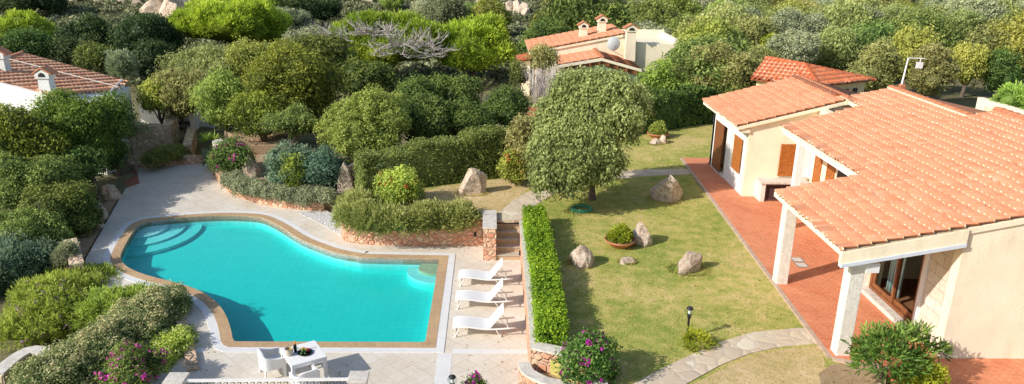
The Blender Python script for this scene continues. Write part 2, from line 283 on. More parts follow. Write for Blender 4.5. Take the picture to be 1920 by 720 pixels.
# ------------------------------------------------------------------ object helpers
def tag(o, label=None, cat=None, group=None, kind=None):
    if label: o['label'] = label
    if cat: o['category'] = cat
    if group: o['group'] = group
    if kind: o['kind'] = kind
    return o
def empty(name, loc=(0, 0, 0), rz=0, label=None, cat=None, group=None):
    o = bpy.data.objects.new(name, None); COL.objects.link(o); o.location = loc; o.rotation_euler = (0, 0, rz)
    o.empty_display_size = .2
    return tag(o, label, cat, group)
def copy_tree(o, parent=None):
    c = o.copy(); COL.objects.link(c); c.parent = parent
    for ch in list(o.children): copy_tree(ch, c)
    return c
def link(name, me, parent=None, mats=None):
    o = bpy.data.objects.new(name, me); COL.objects.link(o)
    if parent: o.parent = parent
    if mats:
        for m in mats: me.materials.append(M[m] if isinstance(m, str) else m)
    return o
class MB:
    def __init__(s): s.v = []; s.f = []; s.mi = []
    def add(s, vs, fs, mi=0):
        o = len(s.v); s.v += [tuple(v) for v in vs]; s.f += [tuple(i+o for i in f) for f in fs]; s.mi += [mi]*len(fs); return s
    def box(s, a, b, mi=0, mat=None):
        x0, y0, z0 = a; x1, y1, z1 = b
        vs = [(x0, y0, z0), (x1, y0, z0), (x1, y1, z0), (x0, y1, z0), (x0, y0, z1), (x1, y0, z1), (x1, y1, z1), (x0, y1, z1)]
        if mat is not None: vs = [mat @ Vector(v) for v in vs]
        return s.add(vs, [(0, 3, 2, 1), (4, 5, 6, 7), (0, 1, 5, 4), (1, 2, 6, 5), (2, 3, 7, 6), (3, 0, 4, 7)], mi)
    def obox(s, c, L, W, H, rz=0, mi=0):     # centre of base
        return s.box((-L/2, -W/2, 0), (L/2, W/2, H), mi, Matrix.Translation(c) @ Matrix.Rotation(rz, 4, 'Z'))
    def prism(s, poly, z0, z1, mi=0, top_mi=None, bottom=True):
        n = len(poly); o = len(s.v)
        f0 = (lambda x, y: z0) if not callable(z0) else z0
        f1 = (lambda x, y: z1) if not callable(z1) else z1
        a = sum(poly[i][0]*poly[(i+1) % n][1]-poly[(i+1) % n][0]*poly[i][1] for i in range(n))
        if a < 0: poly = poly[::-1]
        s.v += [(x, y, f0(x, y)) for x, y in poly]+[(x, y, f1(x, y)) for x, y in poly]
        tri = tessellate_polygon([[Vector((x, y, 0)) for x, y in poly]])
        for t in tri:
            t = list(t); p = [poly[i] for i in t]
            ar = (p[1][0]-p[0][0])*(p[2][1]-p[0][1])-(p[2][0]-p[0][0])*(p[1][1]-p[0][1])
            if ar < 0: t.reverse()
            s.f.append(tuple(o+n+i for i in t)); s.mi.append(mi if top_mi is None else top_mi)
            if bottom: s.f.append(tuple(o+i for i in reversed(t))); s.mi.append(mi)
        for i in range(n):
            j = (i+1) % n; s.f.append((o+i, o+j, o+n+j, o+n+i)); s.mi.append(mi)
        return s
    def vprism(s, pts, axis, a, b, mi=0):   # polygon given in (u,z), extruded along x or y
        n = len(pts); o = len(s.v)
        for k in (a, b): s.v += [((u, k, z) if axis == 'y' else (k, u, z)) for u, z in pts]
        s.f += [tuple(o+i for i in range(n)), tuple(o+n+i for i in reversed(range(n)))]; s.mi += [mi, mi]
        for i in range(n):
            j = (i+1) % n; s.f.append((o+j, o+i, o+n+i, o+n+j)); s.mi.append(mi)
        return s
    def tube(s, pts, r, n=6, mi=0, cap=True):
        pts = [Vector(p) for p in pts]; rs = r if isinstance(r, (list, tuple)) else [r]*len(pts)
        o = len(s.v); ref = Vector((.31, .22, .92))
        for i, p in enumerate(pts):
            d = (pts[min(i+1, len(pts)-1)]-pts[max(i-1, 0)]).normalized()
            a = d.cross(ref)
            if a.length < .1: a = d.cross(Vector((1, 0, 0)))
            a.normalize(); b = d.cross(a)
            for k in range(n):
                q = 2*PI*k/n; s.v.append(tuple(p+(a*math.cos(q)+b*math.sin(q))*rs[i]))
        for i in range(len(pts)-1):
            for k in range(n):
                k2 = (k+1) % n; s.f.append((o+i*n+k, o+i*n+k2, o+(i+1)*n+k2, o+(i+1)*n+k)); s.mi.append(mi)
        if cap:
            s.f.append(tuple(o+k for k in reversed(range(n)))); s.f.append(tuple(o+(len(pts)-1)*n+k for k in range(n))); s.mi += [mi, mi]
        return s
    def lathe(s, prof, c=(0, 0, 0), n=20, mi=0):
        o = len(s.v)
        for r, z in prof:
            for k in range(n):
                q = 2*PI*k/n; s.v.append((c[0]+r*math.cos(q), c[1]+r*math.sin(q), c[2]+z))
        for i in range(len(prof)-1):
            for k in range(n):
                k2 = (k+1) % n; s.f.append((o+i*n+k, o+i*n+k2, o+(i+1)*n+k2, o+(i+1)*n+k)); s.mi.append(mi)
        return s
    def build(s, name, mats, parent=None, smooth=False, bevel=0):
        me = bpy.data.meshes.new(name); me.from_pydata(s.v, [], s.f)
        ms = mats if isinstance(mats, (list, tuple)) else [mats]
        o = link(name, me, parent, ms)
        if len(ms) > 1: me.polygons.foreach_set('material_index', s.mi)
        if smooth: me.polygons.foreach_set('use_smooth', [True]*len(s.f))
        me.update()
        if bevel:
            b = o.modifiers.new('bevel', 'BEVEL'); b.width = bevel; b.segments = 2; b.limit_method = 'ANGLE'
        return o

def np_mesh(name, V, F, tint=None, mi=None, smooth=False):
    V = np.asarray(V, np.float32); F = np.asarray(F, np.int32); nf, k = F.shape
    me = bpy.data.meshes.new(name)
    me.vertices.add(len(V)); me.vertices.foreach_set('co', V.ravel())
    me.loops.add(nf*k); me.loops.foreach_set('vertex_index', F.ravel())
    me.polygons.add(nf); me.polygons.foreach_set('loop_start', np.arange(nf, dtype=np.int32)*k)
    if mi is not None: me.polygons.foreach_set('material_index', np.asarray(mi, np.int32))
    if smooth: me.polygons.foreach_set('use_smooth', np.ones(nf, bool))
    me.update(calc_edges=True)
    if tint is not None:
        a = me.attributes.new('tint', 'FLOAT', 'FACE'); a.data.foreach_set('value', np.clip(tint, 0, 1).astype(np.float32))
    return me

# ------------------------------------------------------------------ foliage
def unit(a): return a/np.maximum(np.linalg.norm(a, axis=-1, keepdims=True), 1e-6)
def leaf_quads(P, Nrm, Ax, size, aspect, rng):
    n = len(P); sz = size*rng.uniform(.65, 1.35, (n, 1))
    Ax = unit(Ax-Nrm*np.sum(Ax*Nrm, 1, keepdims=True)); B = np.cross(Nrm, Ax)
    hw = sz*.5/aspect*1.0; hl = sz*.5
    fold = Nrm*sz*.12
    V = np.stack([P-Ax*hl, P+B*hw-fold*.6, P+Ax*hl-fold, P-B*hw-fold*.6], 1).reshape(-1, 3)
    F = np.arange(n*4).reshape(n, 4)
    return V, F
_sph = {}
def sphere_uv(nu=10, nv=6):
    if (nu, nv) in _sph: return _sph[(nu, nv)]
    V = []; F = []
    for j in range(nv+1):
        th = PI*j/nv
        for i in range(nu): V.append((math.sin(th)*math.cos(2*PI*i/nu), math.sin(th)*math.sin(2*PI*i/nu), math.cos(th)))
    for j in range(nv):
        for i in range(nu):
            i2 = (i+1) % nu; F.append((j*nu+i, (j+1)*nu+i, (j+1)*nu+i2, j*nu+i2))
    _sph[(nu, nv)] = (np.array(V), np.array(F)); return _sph[(nu, nv)]

def foliage(name, lobes, n, size, per=14, crad=.22, aspect=1.7, seed=1, style='leaf', zmin=-.75, core=.8, depth=.35, gap=0.):
    """leaf clumps over the surface of a union of ellipsoid lobes (cx,cy,cz,rx,ry,rz); returns a mesh with a per-face 'tint'."""
    rng = np.random.default_rng(seed)
    Lb = np.array(lobes, float); C, Rr = Lb[:, :3], Lb[:, 3:]
    area = (Rr[:, 0]*Rr[:, 1]+Rr[:, 0]*Rr[:, 2]+Rr[:, 1]*Rr[:, 2])
    m = max(8, n//per); got = []; gn = []; gi = []; gl = []; gd = []; tot = 0; ltone = rng.normal(size=len(Lb))*.07
    while tot < m:
        k = rng.choice(len(Lb), m*2, p=area/area.sum())
        d = unit(rng.normal(size=(m*2, 3))); ok = d[:, 2] > zmin
        d, k = d[ok], k[ok]
        # uneven outline: low-frequency ripple of the radius per lobe
        ph = (k*1.7)[:, None]
        rip = 1+.09*np.sin(d[:, :1]*5+ph)+.09*np.sin(d[:, 1:2]*6+ph*2.1)+.07*np.sin(d[:, 2:]*7+ph*.7)
        rad = rip*(1-depth*rng.random((len(d), 1))**2.2)
        p = C[k]+d*Rr[k]*rad
        q = np.zeros(len(p), bool)
        for j in range(len(Lb)):
            dd = (((p-C[j])/Rr[j])**2).sum(1); q |= (dd < .62) & (k != j)
        if gap > 0:
            g = np.sin(p[:, 0]*3.1+seed)*np.sin(p[:, 1]*2.7+seed*2)*np.sin(p[:, 2]*3.5)
            q |= g > (1-gap)
        p, d2, k = p[~q], unit(d/Rr[k])[~q], k[~q]
        got.append(p); gn.append(d2); gi.append(rad[~q][:, 0]/1.0); gl.append(k); gd.append(d[~q][:, 2]); tot += len(p)
    c = np.concatenate(got)[:m]; on = np.concatenate(gn)[:m]; dep = np.concatenate(gi)[:m]
    cr = crad*rng.uniform(.65, 1.45, (m, 1))
    ax = unit(on*.75+np.array([0, 0, .65])+rng.normal(size=(m, 3))*.25)[:, None]
    dirs = unit(rng.normal(size=(m, per, 3)))
    dt = np.sum(dirs*ax, 2, keepdims=True); dirs = np.where(dt < -.15, dirs-2*dt*ax, dirs); rel = np.sum(dirs*ax, 2)
    if style == 'pine':
        P = c[:, None]+dirs*cr[:, None]*rng.uniform(.55, 1.05, (m, per, 1))
        Ax = (dirs+ax*.5+rng.normal(size=(m, per, 3))*.25).reshape(-1, 3); Nn = unit(rng.normal(size=(m*per, 3)))
        Nn = unit(Nn-unit(Ax)*np.sum(Nn*unit(Ax), 1, keepdims=True))
    elif style == 'spike':
        dirs = unit(dirs+ax*.5)
        P = c[:, None]+dirs*cr[:, None]*rng.uniform(.3, 1.05, (m, per, 1))
        Ax = dirs.reshape(-1, 3); Nn = unit(rng.normal(size=(m*per, 3))); Nn = unit(Nn-Ax*np.sum(Nn*Ax, 1, keepdims=True))
    else:
        P = c[:, None]+dirs*cr[:, None]*rng.uniform(.6, 1.08, (m, per, 1))
        Nn = unit(dirs*.9+np.array([0, 0, .2])+rng.normal(size=(m, per, 3))*.5).reshape(-1, 3)
        if style == 'droop': Ax = (np.array([0, 0, -1.])+rng.normal(size=(m, per, 3))*.5+dirs*.6).reshape(-1, 3)
        else: Ax = rng.normal(size=(m*per, 3))
    P = P.reshape(-1, 3)
    V, F = leaf_quads(P, Nn, Ax, size, aspect, rng)
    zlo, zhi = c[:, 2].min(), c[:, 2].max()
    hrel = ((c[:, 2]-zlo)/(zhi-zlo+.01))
    lob = ltone[np.concatenate(gl)[:m]]+.13*np.concatenate(gd)[:m]  # leaf tone per lobe, plus shading painted into the tint: lobe undersides darker
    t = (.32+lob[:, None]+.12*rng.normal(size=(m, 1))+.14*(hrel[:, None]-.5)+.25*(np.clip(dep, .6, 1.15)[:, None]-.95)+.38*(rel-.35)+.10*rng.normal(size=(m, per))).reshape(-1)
    Vs, Fs, Ts = [V], [F], [t]; o = len(V)
    if core:
        sv, sf = sphere_uv()
        for j in range(len(Lb)):
            v = sv.copy(); r = 1+.12*np.sin(v[:, :1]*4+j)+.1*np.sin(v[:, 1:2]*5+j*2)
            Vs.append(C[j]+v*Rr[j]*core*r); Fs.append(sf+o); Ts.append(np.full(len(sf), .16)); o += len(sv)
    return np_mesh(name, np.concatenate(Vs), np.concatenate(Fs), np.concatenate(Ts))

def fill_lobes(rx, ry, rz, k=9, kind='round', seed=1, cz=0.):
    """lobes filling an ellipsoid of half sizes rx,ry,rz centred on the origin."""
    r = random.Random(seed); out = []
    for i in range(k):
        for _ in range(60):
            x, y, z = r.uniform(-1, 1), r.uniform(-1, 1), r.uniform(-1, 1)
            if kind == 'umbrella': z = r.uniform(-.55, 1)
            if kind == 'mound': z = r.uniform(-.6, .8)
            if x*x+y*y+z*z < 1: break
        q = r.uniform(.27, .46)
        if kind == 'umbrella': a, b, c_ = q*rx*.8, q*ry*.8, q*rz*.9
        elif kind == 'column': x *= .4; y *= .4; a, b, c_ = q*rx*1.3, q*ry*1.3, q*rz
        elif kind == 'cone': s = 1-.5*(z+1)/2; x *= .5*s; y *= .5*s; a, b, c_ = q*rx*1.5*s, q*ry*1.5*s, q*rz
        else: a, b, c_ = q*rx*1.05, q*ry*1.05, q*rz*1.05
        s = .74
        out.append((x*rx*s, y*ry*s, z*rz*s+cz, a, b, c_))
    if kind in ('round', 'mound'): out.append((0, 0, cz-.08*rz, rx*.66, ry*.66, rz*.66))
    if kind == 'umbrella': out.append((0, 0, cz-.05*rz, rx*.74, ry*.74, rz*.7))
    return out

def trunk_mesh(base, tops, r0, bark='bark', name='trunk', seed=1, parent=None, fork=.35):
    """tapered trunk from base with one limb to each of tops (local coordinates)."""
    r = random.Random(seed); mb = MB(); b = Vector(base)
    mean = sum((Vector(t) for t in tops), Vector())/len(tops)
    f = b.lerp(mean, fork); f.x += r.uniform(-.1, .1); f.y += r.uniform(-.1, .1)
    mid = b.lerp(f, .5)+Vector((r.uniform(-.08, .08), r.uniform(-.08, .08), 0))
    mb.tube([b-Vector((0, 0, .15)), b+Vector((0, 0, .05)), mid, f], [r0*1.35, r0*1.1, r0*.9, r0*.75], 8)
    for t in tops:
        t = Vector(t); k1 = f.lerp(t, .4)+Vector((r.uniform(-.15, .15), r.uniform(-.15, .15), .1*(t-f).length)); k2 = f.lerp(t, .75)
        mb.tube([f, k1, k2, t], [r0*.55, r0*.38, r0*.25, r0*.1], 6)
    return mb.build(name, bark, parent, smooth=True)

def box_foliage(name, L, W, H, n, size, seed=1, per=8, jit=.03, rot=0., path=None, wfun=None):
    """clipped hedge body: leaves over the faces of a box (or swept along a path of local xy points) standing on z=0."""
    rng = np.random.default_rng(seed)
    pts = np.array(path if path else [(-L/2, 0), (L/2, 0)], float)
    seg = np.diff(pts, axis=0); sl_ = np.linalg.norm(seg, axis=1); cum = np.concatenate([[0], np.cumsum(sl_)]); T = cum[-1]
    aT, aS, aE = T*W, T*H, W*H
    m = n//per
    pr_ = np.array([aT, aS, aS, aE, aE]); face = rng.choice(5, m, p=pr_/pr_.sum())
    s = rng.uniform(0, T, m); a = rng.uniform(-.5, .5, m); h = rng.uniform(0, 1, m)
    nl = np.zeros((m, 3))
    w_ = a*W; z_ = h*H
    w_[face == 1] = W/2; w_[face == 2] = -W/2; z_[face == 0] = H
    s[face == 3] = 0; s[face == 4] = T
    k = np.clip(np.searchsorted(cum, s, side='right')-1, 0, len(seg)-1)
    u = seg[k]/sl_[k][:, None]; nn = np.stack([-u[:, 1], u[:, 0]], 1)
    base = pts[k]+u*(s-cum[k])[:, None]+nn*w_[:, None]
    bulge = 1+.05*np.sin(s*2.3+1)+.03*np.sin(s*5.1)
    P = np.stack([base[:, 0], base[:, 1], z_*bulge], 1)
    nl[face == 0, 2] = 1
    nl[face == 1, :2] = nn[face == 1]; nl[face == 2, :2] = -nn[face == 2]
    nl[face == 3, :2] = -u[face == 3]; nl[face == 4, :2] = u[face == 4]
    P = P+nl*(rng.normal(size=(m, 1))*jit-.03)
    off = rng.normal(size=(m, per, 3))*.05
    Q = (P[:, None]+off).reshape(-1, 3)
    Nn = unit(nl[:, None]*.8+np.array([0, 0, .2])+rng.normal(size=(m, per, 3))*.5).reshape(-1, 3)
    V, F = leaf_quads(Q, Nn, rng.normal(size=(m*per, 3)), size, 1.5, rng)
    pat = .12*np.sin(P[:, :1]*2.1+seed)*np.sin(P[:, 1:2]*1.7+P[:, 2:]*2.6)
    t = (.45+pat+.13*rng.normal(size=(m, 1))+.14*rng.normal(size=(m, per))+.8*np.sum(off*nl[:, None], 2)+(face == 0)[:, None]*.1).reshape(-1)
    Vs, Fs, Ts = [V], [F], [t]; o = len(V)
    for i in range(len(seg)):
        a0, a1 = pts[i], pts[i+1]; uu = seg[i]/sl_[i]; n2 = np.array([-uu[1], uu[0]])*(W/2-.08)
        if i == 0: a0 = a0+uu*.08
        if i == len(seg)-1: a1 = a1-uu*.08
        c4 = [a0+n2, a0-n2, a1-n2, a1+n2]
        v = np.array([(*p, 0) for p in c4]+[(*p, H-.1) for p in c4])
        f = np.array([(4, 5, 6, 7), (0, 1, 5, 4), (1, 2, 6, 5), (2, 3, 7, 6), (3, 0, 4, 7)])
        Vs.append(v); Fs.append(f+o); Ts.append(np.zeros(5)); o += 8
    return np_mesh(name, np.concatenate(Vs), np.concatenate(Fs), np.concatenate(Ts))

def flowers(name, lobes, n, size, seed, per=8, crad=.11, zmin=-.2):
    return foliage(name, lobes, n, size, per, crad, 1.2, seed, 'leaf', zmin, 0, .05)
# ================================================================== SETTING
LZ = 1.2
def ray_plane(px, py, P0, nrm):
    d = ray(px, py); return CAMP+d*((P0-CAMP).dot(nrm)/d.dot(nrm))
def poly_in(px, py, poly):
    x = np.asarray(px); y = np.asarray(py); c = np.zeros(x.shape, bool); n = len(poly)
    for i in range(n):
        x0, y0 = poly[i]; x1, y1 = poly[(i+1) % n]
        if y0 == y1: continue
        c ^= ((y0 > y) != (y1 > y)) & (x < (x1-x0)*(y-y0)/(y1-y0)+x0)
    return c
def poly_dist(px, py, poly):
    x = np.asarray(px); y = np.asarray(py); d = np.full(x.shape, 1e9); n = len(poly)
    for i in range(n):
        a = np.array(poly[i]); b = np.array(poly[(i+1) % n]); ab = b-a
        t = np.clip(((x-a[0])*ab[0]+(y-a[1])*ab[1])/max(ab@ab, 1e-9), 0, 1)
        d = np.minimum(d, np.hypot(x-a[0]-t*ab[0], y-a[1]-t*ab[1]))
    return d
DECK = [(-19.1, 39.3), (-18.75, 38.58), (-17.72, 35.55), (-16.4, 30.9), (-15.1, 26.3), (-13.6, 23.4), (-11.6, 20.9), (-9.9, 19.3), (-9.2, 17.6), (-9.0, 12.4), (1.45, 12.4),
        (1.45, 28.2), (-.2, 28.15), (-4.6, 28.05), (-5.75, 28.35), (-5.9, 29.6), (-6.6, 31.0), (-7.3, 32.0), (-8.5, 32.1), (-10.1, 32.6), (-12.0, 34.0), (-13.3, 35.7), (-14.6, 38.9), (-15.2, 39.4)]
EST = [(-19, 39.4), (-15.0, 26.0), (-9.6, 19.0), (-8.6, 12.8), (3, 12.8), (24.6, 12.8), (24.6, 38), (10, 38), (1, 33.5), (-6, 30.5), (-7.5, 33.5), (-13, 37.5), (-15, 40)]
def gz(x, y):
    x = np.asarray(x, float); y = np.asarray(y, float)
    left = -.12+np.clip((-x-17)*.2, 0, .14)+np.clip((-x-16.5)*.045, 0, .7)+np.clip((22-y)*.05, 0, .3)
    left = left-np.clip((28-y)*.14, 0, .95)*np.clip((-x-10)/2.5, 0, 1)
    right = 1.12+0*x
    k = np.clip((x+14)/13, 0, 1); k = k*k*(3-2*k)
    z = left*(1-k)+right*k
    far = np.clip((y-45)/30, 0, 1); z = z*(1-far)+(.9)*far
    z = z+np.clip(y-102, 0, None)*.14+np.clip(y-180, 0, 400)*.04
    fr = np.clip((y-40)/30, 0, 1)
    z = z+fr*(.35*np.sin(x*.11+1)*np.sin(y*.09)+.2*np.sin(x*.31)*np.cos(y*.27+2))
    hills = np.clip((y-110)/120, 0, 1)*(2.2*np.sin(x*.035+.6)*np.sin(y*.03+.4)+1.*np.sin(x*.09+2))
    return z+hills
def GZ(x, y): return float(gz(x, y))
def build_ground():
    xs = np.unique(np.concatenate([np.arange(-3000, -60, 140), np.arange(-60, -26, 2.), np.arange(-26, 30, .5), np.arange(30, 90, 2.), np.arange(90, 3000, 140)]))
    ys = np.unique(np.concatenate([np.arange(-600, 6, 60), np.arange(6, 48, .5), np.arange(48, 200, 2.), np.arange(200, 520, 20), np.arange(520, 4200, 200)]))
    X, Y = np.meshgrid(xs, ys); Z = gz(X, Y)
    hp = np.clip((Y-200)/400, 0, 1); Z = np.where(Y > 200, np.minimum(Z, 40), Z); 
    ins = poly_in(X, Y, EST); d = poly_dist(X, Y, EST)
    Z = np.where(ins & (d > .35), -3.6, Z)
    nx, ny = len(xs), len(ys); V = np.stack([X, Y, Z], 2).reshape(-1, 3)
    i = np.arange(nx-1)[None, :]; j = np.arange(ny-1)[:, None]; a = (j*nx+i)
    F = np.stack([a, a+1, a+nx+1, a+nx], 2).reshape(-1, 4)
    o = link('ground', np_mesh('ground', V, F, smooth=True), None, ['terrain']); tag(o, kind='structure')
build_ground()

def sheet(name, poly, z, mat, depth=.5, kind='structure'):
    mb = MB(); mb.prism(poly, z-depth, z, bottom=False); o = mb.build(name, mat); tag(o, kind=kind); return o
def smooth_path(pts, n=4, closed=False):
    out = []; m = len(pts)
    rng_ = range(m if closed else m-1)
    for i in rng_:
        p = [pts[(i+k) % m] if closed else pts[min(max(i+k, 0), m-1)] for k in (-1, 0, 1, 2)]
        for s in range(n):
            t = s/n
            out.append(tuple(.5*((2*p[1][k])+(-p[0][k]+p[2][k])*t+(2*p[0][k]-5*p[1][k]+4*p[2][k]-p[3][k])*t*t+(-p[0][k]+3*p[1][k]-3*p[2][k]+p[3][k])*t**3) for k in range(len(pts[0]))))
    if not closed: out.append(tuple(pts[-1]))
    return out
# ---------------- pool outline (water edge at deck level), clockwise from the back right corner
wl = [(818, 486), (690, 483.5), (668, 481), (645, 477), (620, 471), (595, 462), (570, 452), (550, 441), (530, 428), (508, 416), (480, 407), (415, 404.5), (350, 408), (300, 413)]
wl2 = [(275, 416), (258, 424), (245, 442), (231, 467), (226, 482), (232, 495), (250, 507), (280, 518), (320, 528), (360, 540), (390, 555), (411, 573), (425, 595), (433, 619), (436, 634), (440, 641)]
curve = smooth_path([xy(*p) for p in wl+wl2], 4)
FRY = xy(440, 641)[1]
OUT = curve[:-1]+[(curve[-1][0]+.03, FRY), (-2.02, FRY), (-1.93, FRY+.03), (-1.90, FRY+.12), (-1.90, xy(818, 486)[1])]
# tidy: exact back right corner, exact straight front
OUT[0] = (-1.90, OUT[0][1]); OUT = OUT[:-1]
OUT = [p for i, p in enumerate(OUT) if i == 0 or math.dist(p, OUT[i-1]) > .03]
if sum(OUT[i][0]*OUT[(i+1) % len(OUT)][1]-OUT[(i+1) % len(OUT)][0]*OUT[i][1] for i in range(len(OUT))) < 0: OUT = OUT[::-1]
def offset(poly, d):
    n = len(poly); out = []
    for i in range(n):
        a, b, c = Vector(poly[i-1]), Vector(poly[i]), Vector(poly[(i+1) % n])
        e1 = (b-a).normalized(); e2 = (c-b).normalized(); n1 = Vector((e1.y, -e1.x)); n2 = Vector((e2.y, -e2.x))
        m = (n1+n2); m.normalize(); k = d/max(.45, m.dot(n1)); out.append((b.x+m.x*k, b.y+m.y*k))
    return out
O1, O2, O3 = offset(OUT, .34), offset(OUT, .60), offset(OUT, .015)
for O_, d_ in ((O1, .34), (O2, .60)):            # the coping keeps a square front corner
    ic = min(range(len(OUT)), key=lambda i: abs(OUT[i][0]+1.93)+abs(OUT[i][1]-FRY-.03)); O_[ic] = (-1.90+d_, FRY-d_)
    for j in (ic-1, (ic+1) % len(OUT)):
        O_[j] = (-1.90+d_, OUT[j][1]) if abs(OUT[j][0]+1.90) < .02 else (OUT[j][0], FRY-d_)
def ring(mb, a, b, z0, z1, mi=0):
    n = len(a); o = len(mb.v)
    for P, z in ((a, z1), (b, z1), (a, z0), (b, z0)): mb.v += [(x, y, z) for x, y in P]
    for i in range(n):
        j = (i+1) % n
        mb.f += [(o+i, o+n+i, o+n+j, o+j), (o+2*n+i, o+i, o+j, o+2*n+j), (o+n+i, o+3*n+i, o+3*n+j, o+n+j)]; mb.mi += [mi]*3
    return mb
# deck with a hole for the pool
def deck():
    tri = tessellate_polygon([[Vector((x, y, 0)) for x, y in DECK], [Vector((x, y, 0)) for x, y in O2]])
    pts = DECK+O2; mb = MB(); f = []
    for t in tri:
        p = [pts[i] for i in t]; ar = (p[1][0]-p[0][0])*(p[2][1]-p[0][1])-(p[2][0]-p[0][0])*(p[1][1]-p[0][1])
        f.append(tuple(t) if ar > 0 else tuple(reversed(t)))
    mb.add([(x, y, 0) for x, y in pts], f)
    n = len(DECK); o = len(mb.v); mb.v += [(x, y, -.6) for x, y in DECK]
    for i in range(n):
        j = (i+1) % n; mb.f.append((i, j, o+j, o+i)); mb.mi.append(0)
    tag(mb.build('pool_deck', 'deck'), kind='structure')
deck()
# pale border strips in the deck paving
fy = min(p[1] for p in O2)
tag(MB().box((-9.4, fy-.02, -.1), (-8.3, fy+.24, .004)).box((-1.05, fy-.02, -.1), (1.4, fy+.22, .004)).box((-1.47, 12.5, -.1), (-1.05, fy-.02, .004)).build('deck_strip', 'white_band'), kind='structure')
sheet('border_paving', [xy(245, 318), xy(262, 316), xy(275, 350), xy(250, 366), xy(222, 412), xy(236, 412), xy(178, 487), xy(163, 487), xy(206, 408), xy(243, 347)], .003, 'deck_plain', .1)

pool = empty('swimming_pool', (-6, 24, 0), 0, 'curved turquoise swimming pool with brown mosaic coping and white border band', 'pool')
def child(mb, name, mat, par, **k):
    o = mb.build(name, mat, None, **k); o.parent = par; o.matrix_parent_inverse = (Matrix.Translation(par.location) @ par.rotation_euler.to_matrix().to_4x4()).inverted(); return o
child(ring(MB(), OUT, O1, -.25, .022), 'coping', 'coping', pool)
child(ring(MB(), O1, O2, -.25, .016), 'border_band', 'white_band', pool)
def floorz(x, y): return -.50-.028*max(0, min(10, 30-y))
b = MB(); b.prism(OUT, floorz, -.02); nf = len(b.f)
# keep the floor (facing up) and the walls: drop the top triangles
keep = [f for f in b.f if not all(abs(b.v[i][2]+.02) < 1e-6 for i in f)]
b.f = [tuple(reversed(f)) for f in keep]; b.mi = [0]*len(b.f)
child(b, 'basin', 'basin', pool)
st = MB(); c0 = Vector(xy(262, 418))
for k, r in enumerate((1.1, 1.75, 2.4)): st.prism([(c0.x+r*math.cos(2*PI*i/36), c0.y+r*math.sin(2*PI*i/36)*1.1) for i in range(36)], -3, -.22-.085*k)
child(st, 'entry_step', 'step_plaster', pool)
c1 = Vector((-1.95, 26.25))
child(MB().prism([(c1.x+.72*math.cos(2*PI*i/32), c1.y+.62*math.sin(2*PI*i/32)) for i in range(32)], -3, -.2), 'corner_seat', m_plain('seat_mosaic', (.52, .44, .3), .6), pool)
child(MB().prism([(c1.x+1.15*math.cos(2*PI*i/32), c1.y+1.15*math.sin(2*PI*i/32)) for i in range(32)], -3, -.30), 'corner_step', 'basin', pool)
wt = MB(); wt.prism(O3, -3.3, -.11); tag(wt.build('water', 'water'), kind='structure')

# ---------------- lawn, soil, paths
LAWN = [(-5.75, 28.75), (-4.6, 28.3), (-.2, 28.4), (.25, 28.4), (.26, 28.25), (1.32, 28.25), (1.5, 26.6), (1.5, 17.4), (1.9, 17.0), (2.7, 16.6), (3, 12.4), (10.2, 12.4), (9.75, 17.2), (9.15, 17.7), (9.9, 37), (17.0, 36.2), (18, 40),
        (14.5, 44), (12, 46.5), (8, 44), (4.5, 38), (1.5, 35), (-1, 33.6), (-5.4, 31.2), (-6.1, 30.2)]
sheet('lawn', LAWN, LZ, 'lawn', 1.6)
SOIL = [(-14.6, 39.4), (-13.1, 35.9), (-11.85, 34.25), (-10.0, 32.85), (-8.45, 32.35), (-7.1, 32.2), (-6.3, 31.3), (-5.7, 30.6), (-3, 33), (-4, 38), (-9, 41), (-14, 41.5)]
sheet('soil', SOIL, .45, 'soil', 1.)
sheet('soil', [(-18.9, 38.5), (-17.85, 35.55), (-16.5, 30.9), (-15.2, 26.3), (-17.2, 24.8), (-18.6, 30), (-20, 38)], .015, 'soil', .5)
sheet('soil', [xy(1558, 684, 1.2), xy(1600, 676, 1.2), xy(1665, 684, 1.2), xy(1660, 725, 1.2), xy(1540, 725, 1.2), xy(1535, 700, 1.2)], 1.206, 'soil', .1)
sheet('gravel', [xy(p[0], p[1]) for p in ((556, 398), (600, 398), (645, 400), (652, 448), (636, 440), (615, 428), (590, 414))], .02, 'pebble', .3)
DG = [(700, 386), (830, 350), (960, 334), (1002, 342), (984, 360), (944, 389), (930, 410), (880, 409), (790, 398), (740, 396)]
sheet('dry_grass', [xy(x, y, LZ) for x, y in DG], LZ+.005, 'dry', .1)
DG2 = [(1296, 722), (1357, 691), (1408, 668), (1466, 655), (1533, 649), (1545, 672), (1552, 722)]
sheet('dry_grass', [xy(x, y, LZ) for x, y in DG2], LZ+.005, 'dry', .1)
GP = [(931, 412), (945, 390), (985, 362), (1030, 348), (1080, 338), (1160, 321), (1280, 317), (1292, 321), (1292, 327), (1200, 331), (1100, 346), (1050, 359), (1010, 381), (982, 400), (978, 412)]
sheet('garden_path', smooth_path([xy(x, y, LZ) for x, y in GP], 3, True), LZ+.012, 'flag', .1)
FP = [(1185, 722), (1250, 688), (1340, 646), (1412, 624), (1500, 616), (1531, 618), (1534, 645), (1465, 651), (1405, 664), (1350, 686), (1285, 722)]
sheet('stone_path', [xy(x, y, LZ) for x, y in FP], LZ+.03, 'flag', .1)
TER = [(9.91, 37), (9.19, 18.5), (9.15, 17.35), (9.75, 17.1), (10.28, 17.0), (10.2, 12.4), (25, 12.4), (25, 37)]
TZ = 1.26
sheet('terrace', TER, TZ, 'terrace', 1.2)
kb = MB(); kp = [(9.91, 37), (9.19, 18.5), (9.15, 17.35), (9.75, 17.1), (10.28, 17.0)]
